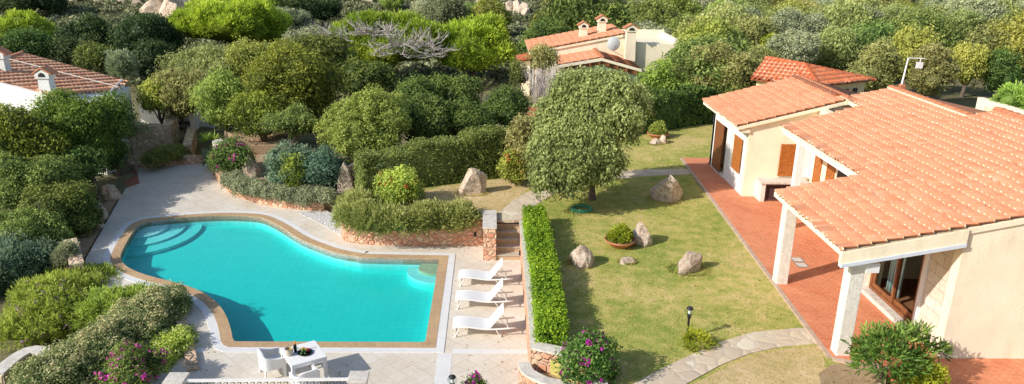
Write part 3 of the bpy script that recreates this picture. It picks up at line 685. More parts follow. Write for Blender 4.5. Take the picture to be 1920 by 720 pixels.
for a, c in zip(kp[:-1], kp[1:]):
    a, c = Vector(a), Vector(c); d = (c-a).normalized(); n = Vector((d.y, -d.x))*-1
    n = Vector((-d.y, d.x))*-1
    q = [a, c, c+n*.13, a+n*.13]; kb.prism([(v.x, v.y) for v in q], 1.0, TZ+.005)
tag(kb.build('terrace_kerb', m_plain('kerb_stone', (.50, .36, .27), .9, var=.2)), kind='structure')
sheet('brick_path', [xy(*p) for p in ((236, 238), (215, 242), (190, 300), (196, 345), (214, 360), (262, 344))], .03, 'redbrick', .3)
tag(MB().obox((*xy(227, 283), .02), 1.6, .22, .03, .1).obox((*xy(229, 291), .02), 1.6, .22, .03, .1).build('path_marking', 'white_band'), kind='structure')
sheet('patio', [xy(236, 240), xy(330, 240), xy(330, 200), xy(240, 200)], .06, 'redbrick', .3)
sheet('far_patio', [xy(958, 238, .8), xy(1050, 238, .8), xy(1052, 212, .8), xy(962, 212, .8)], 1.25, M['terrace'], .6)

# ---------------- masonry
def wall_path(name, pts, z0, z1, th, mat, label, cat, cap=None, capth=.06, capm='cap_stone', jag=0):
    """masonry wall of thickness th along a path; z1 may be a list of heights."""
    pts = [Vector(p) for p in pts]; n = len(pts); zs = z1 if isinstance(z1, (list, tuple)) else [z1]*n
    L, R_ = [], []
    for i, p in enumerate(pts):
        d = (pts[min(i+1, n-1)]-pts[max(i-1, 0)]).normalized(); q = Vector((-d.y, d.x))*th/2; L.append(p+q); R_.append(p-q)
    def strip(L, R_, za, zb):
        mb = MB()
        for i in range(n): mb.v += [(L[i].x, L[i].y, za[i]), (L[i].x, L[i].y, zb[i]), (R_[i].x, R_[i].y, zb[i]), (R_[i].x, R_[i].y, za[i])]
        for i in range(n-1):
            a = i*4; c = a+4
            mb.f += [(a, c, c+1, a+1), (a+1, c+1, c+2, a+2), (a+2, c+2, c+3, a+3)]
        mb.f += [(0, 1, 2, 3), ((n-1)*4+3, (n-1)*4+2, (n-1)*4+1, (n-1)*4)]; mb.mi = [0]*len(mb.f); return mb
    e = empty(name, (pts[n//2].x, pts[n//2].y, z0), 0, label, cat)
    child(strip(L, R_, [z0]*n, zs), 'masonry', mat, e)
    if cap:
        L2 = [p+(p-q).normalized()*.02 for p, q in zip(L, R_)]; R2 = [q+(q-p).normalized()*.02 for p, q in zip(L, R_)]
        child(strip(L2, R2, [z+.001 for z in zs], [z+capth for z in zs]), 'coping', capm, e)
    return e
LB = smooth_path([(-14.75, 39.0), (-14.2, 37.6), (-13.2, 35.8), (-12.0, 34.12), (-10.1, 32.72), (-8.5, 32.22), (-7.4, 32.1)], 4)
wall_path('bed_wall', LB, -.2, [.42+.05*math.sin(i*1.9) for i in range(len(LB))], .3, 'rubble', 'low curved pink stone edging below the low clipped shrubs', 'wall')
RW = [(-5.9, 29.5), (-5.85, 28.9), (-5.6, 28.45), (-4.6, 28.15), (-2.4, 28.12), (-.25, 28.15)]
RWs = smooth_path(RW, 5)
wall_path('retaining_wall', RWs, -.2, [.62+.45*min(1, i/14) for i in range(len(RWs))], .4, 'rubble', 'pink stone retaining wall under the trailing rosemary behind the pool', 'wall')
pr_ = empty('stair_pier', (.05, 27.3, 0), 0, 'broad stone pier with flat grey top left of the steps', 'wall')
child(MB().box((-.22, 26.5, -.2), (.27, 28.4, 1.30)), 'masonry', 'rubble', pr_); child(MB().box((-.25, 26.47, 1.301), (.29, 28.42, 1.36)), 'coping', 'cap_stone', pr_)
sw = empty('stone_steps', (.78, 27.3, 0), 0, 'flight of pale stone steps from pool deck up to lawn', 'steps')
m_t = m_plain('step_tread', (.47, .41, .33), .9, var=.15); m_r = m_plain('step_riser', (.50, .36, .22), .9, var=.15)
for k in range(6):
    child(MB().box((.28, 26.57+.31*k, -.1), (1.28, 28.6, LZ/6*(k+1)-.04)), 'riser', m_r, sw)
    child(MB().box((.275, 26.54+.31*k, LZ/6*(k+1)-.039), (1.285, 26.57+.31*(k+1) if k < 5 else 28.6, LZ/6*(k+1)+.004)), 'tread', m_t, sw)
wall_path('lawn_wall', [(1.38, 28.3), (1.38, 24), (1.36, 20), (1.34, 18.2), (1.32, 17.55)], -.2, [1.1, 1.22, 1.28, 1.3, 1.3], .36, 'rubble', 'long straight stone wall between the sun loungers and lime hedge', 'wall', cap=True)
CW = smooth_path([(1.25, 17.62), (1.7, 17.42), (2.15, 17.22), (2.55, 16.8), (2.7, 16.2), (2.75, 14.8)], 4)
wall_path('corner_wall', CW, -.2, 1.38, .34, 'rubble', 'upper curved stone wall at the end of the lime hedge', 'wall', cap=True)
CW2 = smooth_path([(.95, 17.35), (1.05, 16.9), (1.45, 16.5), (1.9, 16.3), (2.3, 16.0), (2.5, 15)], 4)
wall_path('planter_wall', CW2, -.2, [1.02]*len(CW2), .28, 'rubble', 'lower curved stone planter wall beside the magenta bougainvillea', 'wall', cap=True)
sheet('soil', [(1.4, 12.4), (3.05, 12.4), (2.9, 15.5), (2.4, 16.2), (1.4, 16.8)], .7, 'soil', 1.)
sheet('soil', [(1.2, 17.3), (1.5, 16.7), (2.3, 16.2), (2.5, 15), (2.6, 15), (2.5, 16.7), (1.9, 17.2)], .8, 'soil', .6)
wall_path('stone_screen', [xy(637, 362, .5), xy(662, 352, .6), xy(692, 350, .8)], 0, [1.55, 1.75, 1.8], .35, 'rubble_dim', 'upright stone slab wall at the left end of the tall clipped hedge', 'wall')
ps = empty('standing_stone', (*xy(648, 364, .5), .3), 0, 'pointed standing stone at the end of the slab wall', 'stone')
q = MB().vprism([(-.32, -.3), (.30, -.3), (.34, .8), (.18, 1.45), (.0, 1.75), (-.2, 1.4), (-.34, .7)], 'y', -.12, .12); o = q.build('slab', 'granite', ps, bevel=.03)
wall_path('garden_wall', [xy(236, 281, .1), xy(262, 279, .1), xy(288, 278, .1), xy(318, 277, .1), xy(330, 262, .1)], -.2, [1.25, 1.4, 1.42, 1.45, 1.45], .5, 'rubble_dim', 'thick rubble wall behind the small crooked olive tree', 'wall')
wall_path('rubble_stub', [xy(352, 292, .2), xy(362, 262, .2)], -.2, [.75, .95], .45, 'rubble_dim', 'short leaning rubble wall right of the thick rubble wall', 'wall')
wall_path('front_bed_edge', [xy(243, 312, 0), xy(290, 312, 0)], -.2, .22, .3, 'rubble_dim', 'very low stone kerb at the back left end of the paving', 'wall')
wall_path('front_bed_wall', [xy(292, 310, 0), xy(340, 307, 0), xy(385, 306, 0)], -.2, [.25, .5, .4], .3, 'rubble', 'low pink stone edging at the back end of paving', 'wall')
wall_path('upper_bed_wall', [xy(470, 277, .5), xy(505, 278, .5), xy(545, 276, .5)], .2, .95, .3, 'rubble', 'straight pink stone wall across the bare soil bed', 'wall')
sheet('soil', [xy(240, 312), xy(292, 312), xy(345, 307), xy(352, 280), xy(240, 281)], .2, 'soil', .4)
sheet('soil', [xy(462, 272, 1.), xy(548, 270, 1.), xy(560, 235, 1.), xy(420, 240, 1.)], .93, 'soil', .8)
bp = empty('bougainvillea_pillar', (*xy(428, 328, .4), 0), 0, 'pale rendered stub wall half covered by dark bougainvillea', 'wall')
child(MB().prism([xy(404, 322, .3), xy(412, 318, .3), xy(462, 325, .3), xy(452, 332, .3)], 0, 1.9), 'masonry', 'cap_stone', bp)
wall_path('curved_stone_wall', smooth_path([xy(-8, 700, .4), xy(30, 668, .4), xy(62, 654, .4), xy(100, 664, .4), xy(118, 690, .4)], 3), -1.6, .34, .35, 'rubble_dim', 'low curved stone wall in the bottom left corner among shrubs', 'wall', cap=True)
wall_path('low_stone_wall', [xy(133, 462, .3), xy(142, 490, .3), xy(146, 510, .3)], -1.2, .55, .42, 'rubble_dim', 'short stone wall stub by the left end of pool paving', 'wall', cap=True, capm='rubble_dim')
wall_path('shrub_bed_wall', [xy(322, 560, .1), xy(340, 600, .1), xy(352, 640, .1), xy(362, 690, .1)], -1.2, .12, .3, 'rubble_dim', 'low stone edge under the shrubs at the left front of pool', 'wall')
wall_path('boundary_wall', [(46, 74), (50, 70), (56, 66)], -.5, 2.0, .5, 'rubble_dim', 'pale stone boundary wall at the far right behind the trees', 'wall')

# ================================================================== BUILDINGS
def roof_tiles(name, O, e, u, L, W, parent, mats=('roof', 'mortar'), p=.225, c=.41, poly=None, seed=1, amp=.045, seg=8, lip=.045):
    """barrel-tile roof surface on the plane O + s*e + t*u; poly clips it in (s,t)."""
    rng = np.random.default_rng(seed); O = np.array(O); e = np.array(e)/np.linalg.norm(e); u = np.array(u)/np.linalg.norm(u)
    n = np.cross(e, u); n = n/np.linalg.norm(n); n = n if n[2] > 0 else -n
    ns = int(math.ceil(L/p)); nc = int(math.ceil(W/c)); S = np.arange(ns*seg+1)*(p/seg)
    h = amp*np.cos(2*PI*S/p); Vs = []; Fs = []; T = []; MI = []; o = 0; m = len(S)
    for j in range(nc):
        col = np.floor(S[:-1]/p+.5).astype(int); jit = rng.normal(size=ns+2)*.012; lft = rng.normal(size=ns+2)*.005; tint = rng.random(ns+2)
        tint = .5+(tint-.5)*.6
        jt = np.interp(S, np.arange(ns+2)*p, jit)
        t0 = j*c+jt*1.5; t1 = np.full(m, (j+1)*c+.03)
        base = O+S[:, None]*e
        cv = np.clip(np.cos(2*PI*S/p)+.35, 0, 1)
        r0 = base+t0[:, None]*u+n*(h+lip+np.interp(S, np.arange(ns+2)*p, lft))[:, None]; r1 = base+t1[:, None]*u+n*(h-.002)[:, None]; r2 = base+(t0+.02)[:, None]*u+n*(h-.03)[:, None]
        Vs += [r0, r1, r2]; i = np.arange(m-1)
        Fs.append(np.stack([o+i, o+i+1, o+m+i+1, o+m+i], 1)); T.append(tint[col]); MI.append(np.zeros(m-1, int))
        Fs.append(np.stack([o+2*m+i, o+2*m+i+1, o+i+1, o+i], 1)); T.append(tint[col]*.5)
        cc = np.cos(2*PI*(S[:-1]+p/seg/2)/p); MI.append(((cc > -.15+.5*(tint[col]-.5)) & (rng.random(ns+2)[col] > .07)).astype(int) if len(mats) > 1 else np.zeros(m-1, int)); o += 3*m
    V = np.concatenate(Vs); F = np.concatenate(Fs); T = np.concatenate(T); MI = np.concatenate(MI)
    if poly is not None:
        ce = V[F].mean(1)-O; s = ce@e; t = ce@u; k = poly_in(s, t, poly); F, T, MI = F[k], T[k], MI[k]
    me = np_mesh(name, V, F, T, MI)
    ob = link(name, me, None, list(mats)); 
    if parent: ob.parent = parent; ob.matrix_parent_inverse = (Matrix.Translation(parent.location) @ parent.rotation_euler.to_matrix().to_4x4()).inverted()
    return ob
def ridge_cap(mb, a, b, r=.13, step=.38, mi=0):
    a, b = Vector(a), Vector(b); n = max(2, int((b-a).length/step))
    for k in range(n):
        p, q = a.lerp(b, k/n), a.lerp(b, (k+1.12)/n); mb.tube([p+Vector((0, 0, .012)), q-Vector((0, 0, .01))], [r, r*.88], 8, mi)

villa = empty('villa', (14, 24, TZ), 0, 'cream villa with terracotta tile roof and porch pillars on the red terrace', 'house')
zr = lambda x, y=0: 4.36+.21*(x-8.9)
FY = 17.25
MR = [(8.87, FY), (8.87, 22.1), (11.5, 22.1), (11.5, 28.7), (14.8, 29.3), (15.0, 31.1), (16.9, 31.1), (16.9, 25.6), (17.9, 25.6), (17.9, FY)]
sl_m = math.hypot(1, .21)
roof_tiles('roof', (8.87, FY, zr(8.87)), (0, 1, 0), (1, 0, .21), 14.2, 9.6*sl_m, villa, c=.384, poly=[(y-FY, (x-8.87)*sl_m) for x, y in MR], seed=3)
child(MB().prism([(x+(.04 if x < 9 else 0), y) for x, y in MR], lambda x, y: zr(x)-.19, lambda x, y: zr(x)-.05), 'roof_slab', 'stucco', villa)
bs = MB().prism([(16.9, 31.1), (16.9, 25.62), (24, 25.62), (24, 31.1)], lambda x, y: zr(16.9)-.21*(x-16.9)-.15, lambda x, y: zr(16.9)-.21*(x-16.9)-.02)
bs.prism([(17.9, 25.6), (17.9, FY), (25, FY), (25, 25.6)], lambda x, y: zr(17.9)-.21*(x-17.9)-.15, lambda x, y: zr(17.9)-.21*(x-17.9)-.02)
child(bs, 'roof', 'roof', villa)
wz = lambda x, y=0: 4.42+.26*(x-10.4)
sl_w = math.hypot(1, .26)
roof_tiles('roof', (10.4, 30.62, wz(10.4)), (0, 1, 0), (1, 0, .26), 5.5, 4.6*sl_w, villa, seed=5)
child(MB().prism([(10.44, 30.62), (15, 30.62), (15, 36.1), (10.44, 36.1)], lambda x, y: wz(x)-.18, lambda x, y: wz(x)-.05), 'roof_slab', 'stucco', villa)
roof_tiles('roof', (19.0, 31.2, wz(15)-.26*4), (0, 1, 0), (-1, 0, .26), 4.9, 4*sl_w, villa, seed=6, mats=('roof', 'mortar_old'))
for a_, c_ in (((15, 30.6, wz(15)+.03), (15, 36.1, wz(15)+.03)), ((16.9, 25.6, zr(16.9)+.03), (16.9, 31.1, zr(16.9)+.03)), ((17.9, FY, zr(17.9)+.03), (17.9, 25.7, zr(17.9)+.03))):
    rc = MB(); ridge_cap(rc, a_, c_); child(rc, 'ridge_tiles', 'roof', villa)
child(MB().prism([(16.75, 25.6), (17.05, 25.6), (17.05, 31.1), (16.75, 31.1)], 5.9, zr(16.9)+.06).prism([(14.86, 30.55), (15.14, 30.55), (15.14, 36.1), (14.86, 36.1)], 5.4, wz(15)+.05), 'ridge_mortar', 'mortar', villa)
# walls
wl_ = MB()
wl_.vprism([(12.0, 1.0), (24, 1.0), (24, zr(17.9)-.21*6.1-.16), (17.9, zr(17.9)-.16), (12.0, zr(12.0)-.16)], 'y', 17.3, 17.62)
child(wl_, 'wall', 'stucco', villa)
wl_ = MB()                                            # wall with the sliding door, porch side
wl_.box((12.1, 17.63, 1.0), (12.4, 18.74, 4.85)).box((12.1, 21.35, 1.0), (12.4, 22.3, 4.85)).box((12.1, 18.741, 3.8), (12.4, 21.349, 4.85))
child(wl_, 'wall', 'stucco', villa)
child(MB().box((13.85, 22.301, 1.0), (14.15, 30.8, 5.2)), 'wall', 'stucco', villa)
child(MB().box((12.11, 22.0, 1.0), (14.15, 22.3, 4.85)), 'wall', 'stucco', villa)
child(MB().box((11.55, 26.9, 1.0), (11.8, 27.15, 4.61)), 'pillar', 'white_stucco', villa)
child(MB().prism([(11.6, 22.3), (13.85, 22.3), (13.85, 28.6), (11.6, 28.6)], 1.0, 1.262), 'porch_floor', 'terrace', villa)
ww = MB()                                             # wing: west wall with openings, south gable
for (y0, y1, z0, z1) in ((30.83, 31.35, 1, 4.3), (31.351, 32.95, 1, 2.1), (31.351, 32.95, 3.62, 4.3), (32.951, 33.6, 1, 4.3), (33.601, 35.5, 3.62, 4.3), (35.501, 36, 1, 4.3)):
    ww.box((11.0, y0, z0), (11.3, y1, z1))
child(ww, 'wall', 'white_stucco', villa)
child(MB().vprism([(10.9999, 1.0), (17, 1.0), (17, 5.4), (15, wz(15)-.17), (10.9999, wz(11)-.17)], 'y', 30.8, 31.1), 'wall', 'stucco', villa)
child(MB().vprism([(11.0, 1.0), (19, 1.0), (19, 4.5), (15, wz(15)-.17), (11.0, wz(11)-.17)], 'y', 35.7, 35.99), 'wall', 'stucco', villa)
for a_, c_ in (((24, 17.4, 1), (24.3, 36, 4.8)), ((17, 31.1, 1), (17.3, 36, 4.6)), ((11.6, 31.2, 1.0), (11.7, 35.6, 4.3))): child(MB().box(a_, c_), 'wall', 'stucco', villa)
# verge band under the front roof edge and the white strip below it
z_ = lambda x: zr(x)-.05
vb = MB(); vb.vprism([(8.86, z_(8.86)-.30), (11.99, z_(11.99)-.36), (11.99, z_(11.99)), (8.86, z_(8.86))], 'y', 17.2, 17.32)
child(vb, 'verge_band', 'stucco', villa)
vb = MB(); vb.vprism([(8.88, z_(8.88)-.40), (11.98, z_(11.98)-.46), (11.98, z_(11.98)-.365), (8.88, z_(8.88)-.305)], 'y', 17.17, 17.34)
child(vb, 'verge_strip', m_plain('cool_white_paint', (.62, .66, .72), .5, var=.04), villa)
child(MB().box((9.28, 17.38, 3.95), (9.66, 22.15, 4.28)), 'porch_beam', 'rough_white', villa)
child(MB().vprism([(9.67, 4.0), (12.1, 4.4), (12.1, 4.75), (9.67, 4.33)], 'y', 21.95, 22.2), 'porch_beam', 'rough_white', villa)
for py_ in (17.4, 21.85):
    q = MB().box((9.27, py_, TZ-.02), (9.64, py_+.37, 3.94)); child(q, 'pillar', 'rough_white', villa, bevel=.015)
child(MB().box((9.62, 17.30, 3.72), (9.95, 17.66, 3.98)).box((9.10, 17.33, 3.86), (9.62, 17.5, 4.02)), 'beam_end', 'white_paint', villa)
# sliding door
dr = child(MB().box((12.02, 18.76, 1.42), (12.2, 18.88, 3.79)).box((12.02, 21.22, 1.42), (12.2, 21.34, 3.79)).box((12.02, 18.881, 3.68), (12.2, 21.219, 3.79)).box((12.02, 18.881, 1.42), (12.2, 21.219, 1.52)), 'door_frame', 'dark_wood', villa)
for k, (a, c, xx) in enumerate(((18.885, 20.13, 12.12), (20.0, 21.215, 12.05))):
    lf = MB().box((xx, a, 1.53), (xx+.06, a+.1, 3.67)).box((xx, c-.1, 1.53), (xx+.06, c, 3.67)).box((xx, a+.1, 1.53), (xx+.06, c-.1, 1.66)).box((xx, a+.1, 3.57), (xx+.06, c-.1, 3.67))
    lo = child(lf, 'sliding_door', 'dark_wood', villa)
    po = child(MB().add([(xx+.03, a+.1, 1.66), (xx+.03, c-.1, 1.66), (xx+.03, c-.1, 3.57), (xx+.03, a+.1, 3.57)], [(0, 1, 2, 3)]), 'pane', 'glass', villa)
    po.parent = lo; po.matrix_parent_inverse = lo.matrix_parent_inverse.copy(); po.matrix_parent_inverse = (Matrix.Translation(villa.location)).inverted() if False else Matrix.Identity(4)
    hd = MB().box((xx-.03, a+.03 if k else c-.08, 2.45), (xx, a+.07 if k else c-.04, 2.7)).build('handle', 'steel', lo)
child(MB().box((11.78, 18.6, 1.0), (12.1, 21.5, 1.40)), 'door_sill', 'cap_stone', villa)
child(MB().box((11.78, 21.5, 1.0), (12.09, 22.1, 3.95)), 'pilaster', 'rough_white', villa, bevel=.012)
child(MB().box((11.98, 18.55, 1.0), (12.09, 18.75, 3.95)), 'door_post', 'white_paint', villa)
child(MB().box((12.02, 17.64, 1.0), (12.095, 18.549, 4.75)), 'stone_cladding', 'block', villa)
child(MB().box((11.93, 18.5, 3.955), (12.09, 21.5, 4.25)), 'lintel', 'cap_stone', villa)
# room behind the door
child(MB().box((12.4, 17.63, 1.2), (17.5, 24, 1.41)), 'room_floor', 'floor_in', villa)
child(MB().box((17.5, 17.63, 1.2), (17.6, 24, 5)).box((12.41, 24, 1.2), (17.6, 24.1, 5)), 'room_wall', 'stucco', villa)
cu = MB()
for k in range(22): cu.tube([(12.55+.05*math.sin(k*1.3), 20.55+.033*k, 1.43), (12.55+.04*math.sin(k*1.3+.3), 20.55+.033*k, 3.7)], .03, 6)
child(cu, 'curtain', 'curtain', villa, smooth=True)
ic = empty('indoor_chair', (13.5, 19.6, 1.41), .4, 'white wooden chair seen through the sliding glass door', 'chair')
MB().box((-.22, -.22, .42), (.22, .22, .46)).build('seat', 'white_paint', ic)
MB().box((-.22, .18, .7), (.22, .22, .9)).box((-.22, .18, .55), (.22, .22, .62)).build('backrest', 'white_paint', ic)
for sx in (-1, 1):
    for sy in (-1, 1): MB().box((sx*.2-.02, sy*.2-.02, 0), (sx*.2+.02, sy*.2+.02, .92 if sy > 0 else .42)).build('leg', 'white_paint', ic)
# shutters, doors and windows
def shutter(par, name, w, h, mat, M4, grooves=8, rails=(0, .46, .95)):
    mb = MB(); t = .07
    mb.box((0, 0, 0), (t, .05, h)).box((w-t, 0, 0), (w, .05, h))
    for r_ in rails: mb.box((t, .001, r_*h), (w-t, .049, min(h, r_*h+.075)))
    o1 = mb.build(name, mat, par); 
    pw = (w-2*t)/grooves; pn = MB()
    for k in range(grooves): pn.box((t+k*pw+.006, .012, .03), (t+(k+1)*pw-.006, .038, h-.03))
    o2 = pn.build('boards', mat, o1)
    o1.matrix_parent_inverse = Matrix.Translation(par.location).inverted(); o1.matrix_basis = M4; return o1
T_ = Matrix.Translation; RZ = lambda a: Matrix.Rotation(a, 4, 'Z')
shutter(villa, 'shutter', .86, 1.42, 'wood', T_((12.43, 30.72, 2.22)))
shutter(villa, 'shutter', .62, 2.2, 'wood', T_((13.78, 30.35, 1.3)) @ RZ(-PI/2))
shutter(villa, 'shutter', .66, 2.2, 'wood', T_((13.78, 29.15, 1.3)) @ RZ(-PI/2))
shutter(villa, 'shutter', 1.0, 1.52, 'wood', T_((10.93, 32.4, 2.12)) @ RZ(-PI/2), rails=(0, .47, .95))
shutter(villa, 'door', 1.25, 2.36, 'dark_wood', T_((10.98, 35.5, 1.27)) @ RZ(-PI/2), 10, (0, .45, .96))
child(MB().box((13.31, 30.76, 2.2), (13.84, 30.799, 3.66)), 'window_reveal', 'white_stucco', villa)
child(MB().box((13.3, 30.68, 2.1), (13.84, 30.799, 2.199)), 'window_sill', 'cap_stone', villa)
child(MB().box((11.22, 32.4, 2.11), (11.25, 32.95, 3.61)), 'window_reveal', 'stucco', villa)
child(MB().box((11.2, 33.61, 1.1), (11.28, 34.3, 3.61)), 'door_reveal', 'stucco', villa)
child(MB().box((10.9, 31.3, 2.03), (11.0, 33.0, 2.099)), 'window_sill', 'white_paint', villa)
child(MB().box((10.93, 33.55, 1.2), (11.3, 35.55, 1.3)), 'door_step', 'cap_stone', villa)
child(MB().box((11.55, 22.3, 4.62), (11.75, 28.6, 4.80)), 'eave_beam', 'white_stucco', villa)
for y_ in (30.7, 35.7): child(MB().box((10.6, y_, 4.12), (10.999, y_+.25, 4.3)), 'eave_bracket', 'stucco', villa)
child(MB().box((13.8, 27.2, 2.2), (13.849, 28.2, 3.35)), 'window', 'iron', villa)
# outdoor cabinet
cb = empty('outdoor_cabinet', (12.5, 30.45, TZ), 0, 'stone outdoor cabinet with plum louvred doors below an orange shutter', 'cabinet')
child(MB().box((11.55, 30.1, TZ-.05), (11.74, 30.795, 2.06)).box((11.74, 30.3, TZ-.05), (13.5, 30.795, 2.06)), 'body', 'rough_white', cb)
child(MB().box((11.50, 30.04, 2.061), (13.6, 30.796, 2.14)), 'worktop', 'cap_stone', cb)
for k in range(2):
    x0 = 11.76+k*.8; d = MB().box((x0, 30.2, TZ+.04), (x0+.07, 30.29, 2.0)).box((x0+.69, 30.2, TZ+.04), (x0+.76, 30.29, 2.0)).box((x0+.07, 30.2, TZ+.04), (x0+.69, 30.29, TZ+.1)).box((x0+.07, 30.2, 1.94), (x0+.69, 30.29, 2.0))
    for i in range(11): d.box((-.0, -.03, -.006), (.62, .03, .006), 0, T_((x0+.07, 30.24, TZ+.14+i*.053)) @ Matrix.Rotation(.7, 4, 'X'))
    child(d, 'louvre_door', 'louvre', cb)
for k, (px, py) in enumerate(((1495, 487), (1503, 497))):
    p = at(px, py, TZ); e = empty('drain_cover', (p.x, p.y, TZ), 0, ('square grey drain cover farther from the porch corner', 'square grey drain cover nearer to the front porch pillar')[k], 'drain cover', 'drain covers on the red terrace')
    MB().box((-.2, -.2, 0), (.2, .2, .008)).build('frame', 'steel', e); MB().box((-.15, -.15, .009), (.15, .15, .014)).build('lid', 'cap_stone', e)
# roof antenna with a small lamp and roof cable
an = empty('roof_antenna', (17.05, 30.6, zr(17.05)-.05), 0, 'pale mast with side arm standing on the villa roof ridge', 'antenna')
MB().tube([(0, 0, 0), (.10, 0, 1.38)], [.045, .028], 8).build('mast', 'white_paint', an); MB().tube([(.10, 0, 1.36), (.80, 0, 1.35)], .022, 6).box((.48, -.04, .95), (.74, .02, 1.2)).tube([(.62, 0, 1.34), (.62, 0, 1.15)], .018, 6).build('side_arm', 'white_paint', an)
MB().obox((.05, 0, -.02), .2, .18, .3).build('bracket', 'terracotta_pot', an)
tag(MB().tube(smooth_path([(17.2, 30.4, 6.05), (17.5, 30.3, 5.98), (17.9, 29.6, 5.75), (18.3, 29.2, 5.7)], 4), .025, 6).build('roof_cable', 'white_paint'), 'white cable curling off the villa roof behind the ridge', 'cable')

# ---------------- villa behind, right
bv = empty('back_villa', (19, 46, 1.1), 0, 'ochre villa with bright red hipped roof behind the cream villa', 'house')
E0 = at(1407, 147, 4.0); E1 = at(1537, 161, 4.0); E2 = at(1640, 149, 4.0)
def face(Ea, Eb, slope):
    e = (Eb-Ea).normalized(); pf = Vector((-e.y, e.x, 0)); u = (pf+Vector((0, 0, slope))).normalized(); return e, u, e.cross(u)
e1, u1, n1 = face(E0, E1, .30)
Rg2 = ray_plane(1510, 121, E0, n1); Rg1 = ray_plane(1436, 108, E0, n1)
def st_of(P, O, e, u): d = P-O; return (d.dot(e), d.dot(u))
roof_tiles('roof', E0, e1, u1, (E1-E0).length, 6, bv, ('roof_red', 'mortar'), .28, .5, [st_of(P, E0, e1, u1) for P in (E0, E1, Rg2, Rg1)], 8, .06, 6, .05)
e2 = (E2-E1).normalized(); n2 = e2.cross(Rg2-E1).normalized(); u2 = n2.cross(e2)
roof_tiles('roof', E1, e2, u2, (E2-E1).length, 6, bv, ('roof_red', 'mortar'), .28, .5, [st_of(P, E1, e2, u2) for P in (E1, E2, Rg2)], 9, .06, 6, .05)
rc = MB(); ridge_cap(rc, E1, Rg2, .14); ridge_cap(rc, Rg2, Rg1, .14); ridge_cap(rc, Rg2, E2, .12); child(rc, 'ridge_tiles', 'roof_red', bv)
far_ = Vector((-e1.y, e1.x, 0))*4
q = MB(); dn = Vector((0, 0, -.08)); q.add([E0+dn, E1+dn, Rg2+dn, Rg1+dn, E2+dn, Rg1+Vector((2.5, 3.2, -1.3))], [(0, 1, 2, 3), (1, 4, 2), (3, 2, 4, 5)]); child(q, 'roof', 'roof_red', bv)
ins = lambda P, k: (P.x+(19.6-P.x)*k, P.y+(46.6-P.y)*k)
child(MB().prism([ins(E0, .12), ins(E1, .2), ins(E2, .12), (20.5, 48.5)], .8, 3.93), 'wall', 'stucco_y', bv)
a_, c_ = Vector((*ins(E1, .2), 0)), Vector((*ins(E2, .12), 0)); d_ = (c_-a_).normalized(); nn_ = Vector((d_.y, -d_.x, 0))
for s_ in (.62, .80):
    p = a_.lerp(c_, s_)+nn_*.02; child(MB().obox((p.x, p.y, 2.9), .4, .06, .6, math.atan2(d_.y, d_.x)), 'window', 'iron', bv)

# ---------------- house in the middle distance
mh = empty('neighbour_house', (7, 55, .8), 0, 'cream house with three capped chimneys and terracotta roofs among trees', 'house')
ms = lambda x: 4.25+.205*(x-2.7)
roof_tiles('roof', (2.7, 54, ms(2.7)), (0, 1, 0), (1, 0, .205), 6.2, 6.9, mh, ('roof', 'mortar'), .28, .5, None, 11, .05, 6)
child(MB().prism([(2.75, 54), (9.4, 54), (9.4, 60.2), (2.75, 60.2)], lambda x, y: ms(x)-.2, lambda x, y: ms(x)-.06), 'roof_slab', 'stucco', mh)
child(MB().vprism([(3.3, .5), (9.55, .5), (9.55, ms(9.5)-.1), (3.3, ms(3.3)-.2)], 'y', 54.1, 54.4).box((3.3, 54.4, .5), (3.6, 60, 4.1)), 'wall', 'stucco', mh)
roof_tiles('roof', (4.5, 50.2, 3.9), (0, 1, 0), (2.9, 0, .55), 3.9, 2.98, mh, ('roof', 'mortar'), .28, .5, None, 12, .05, 6)
roof_tiles('roof', (10.0, 50.2, 3.75), (0, 1, 0), (-2.6, 0, .70), 3.9, 2.7, mh, ('roof_red', 'mortar'), .5, .9, None, 13, .05, 6)
rc = MB(); ridge_cap(rc, (7.4, 50.1, 4.5), (7.4, 54, 4.5), .15); child(rc, 'ridge_tiles', 'roof', mh)
child(MB().vprism([(4.4, 3.72), (7.4, 4.26), (10.1, 3.56), (10.1, 3.74), (7.4, 4.44), (4.4, 3.9)], 'y', 50.05, 50.17), 'verge_board', 'stucco', mh)
bk = MB()
for k in range(9):
    x = 4.7+k*.62; z = 3.9+(x-4.5)*.19 if x < 7.4 else 4.45-(x-7.4)*.27; bk.box((x, 50.0, z-.42), (x+.12, 50.5, z-.2))
bk.vprism([(4.4, 3.5), (7.4, 4.02), (10.0, 3.3), (10.0, 3.52), (7.4, 4.22), (4.4, 3.68)], 'y', 50.2, 50.3)
child(bk, 'roof_beam', 'dark_wood', mh)
child(MB().add([(4.9, 48.4, 2.9), (9.8, 48.4, 2.7), (9.9, 50.2, 3.25), (7.4, 50.2, 3.95), (4.6, 50.2, 3.45)], [(0, 1, 2, 3, 4)]), 'shade_cloth', m_plain('green_cloth', (.16, .22, .12), .9, var=.2), mh)
child(MB().add([(3.9, 47.8, 2.7), (5.8, 48.0, 2.8), (5.8, 49.8, 3.2), (4.0, 49.8, 3.2)], [(0, 1, 2, 3)]).box((3.9, 49, .6), (4.05, 49.1, 3.0)), 'awning', 'iron', mh)
child(MB().vprism([(4.6, .5), (9.7, .5), (9.7, 3.6), (7.4, 4.2), (4.6, 3.6)], 'y', 51.2, 51.4), 'wall', 'stucco', mh)
rb = MB().vprism([(9.55, .5), (13.9, .5), (13.9, 3.5), (12.6, 3.95), (11.0, 5.05), (9.55, 5.15)], 'y', 53.7, 54.0)
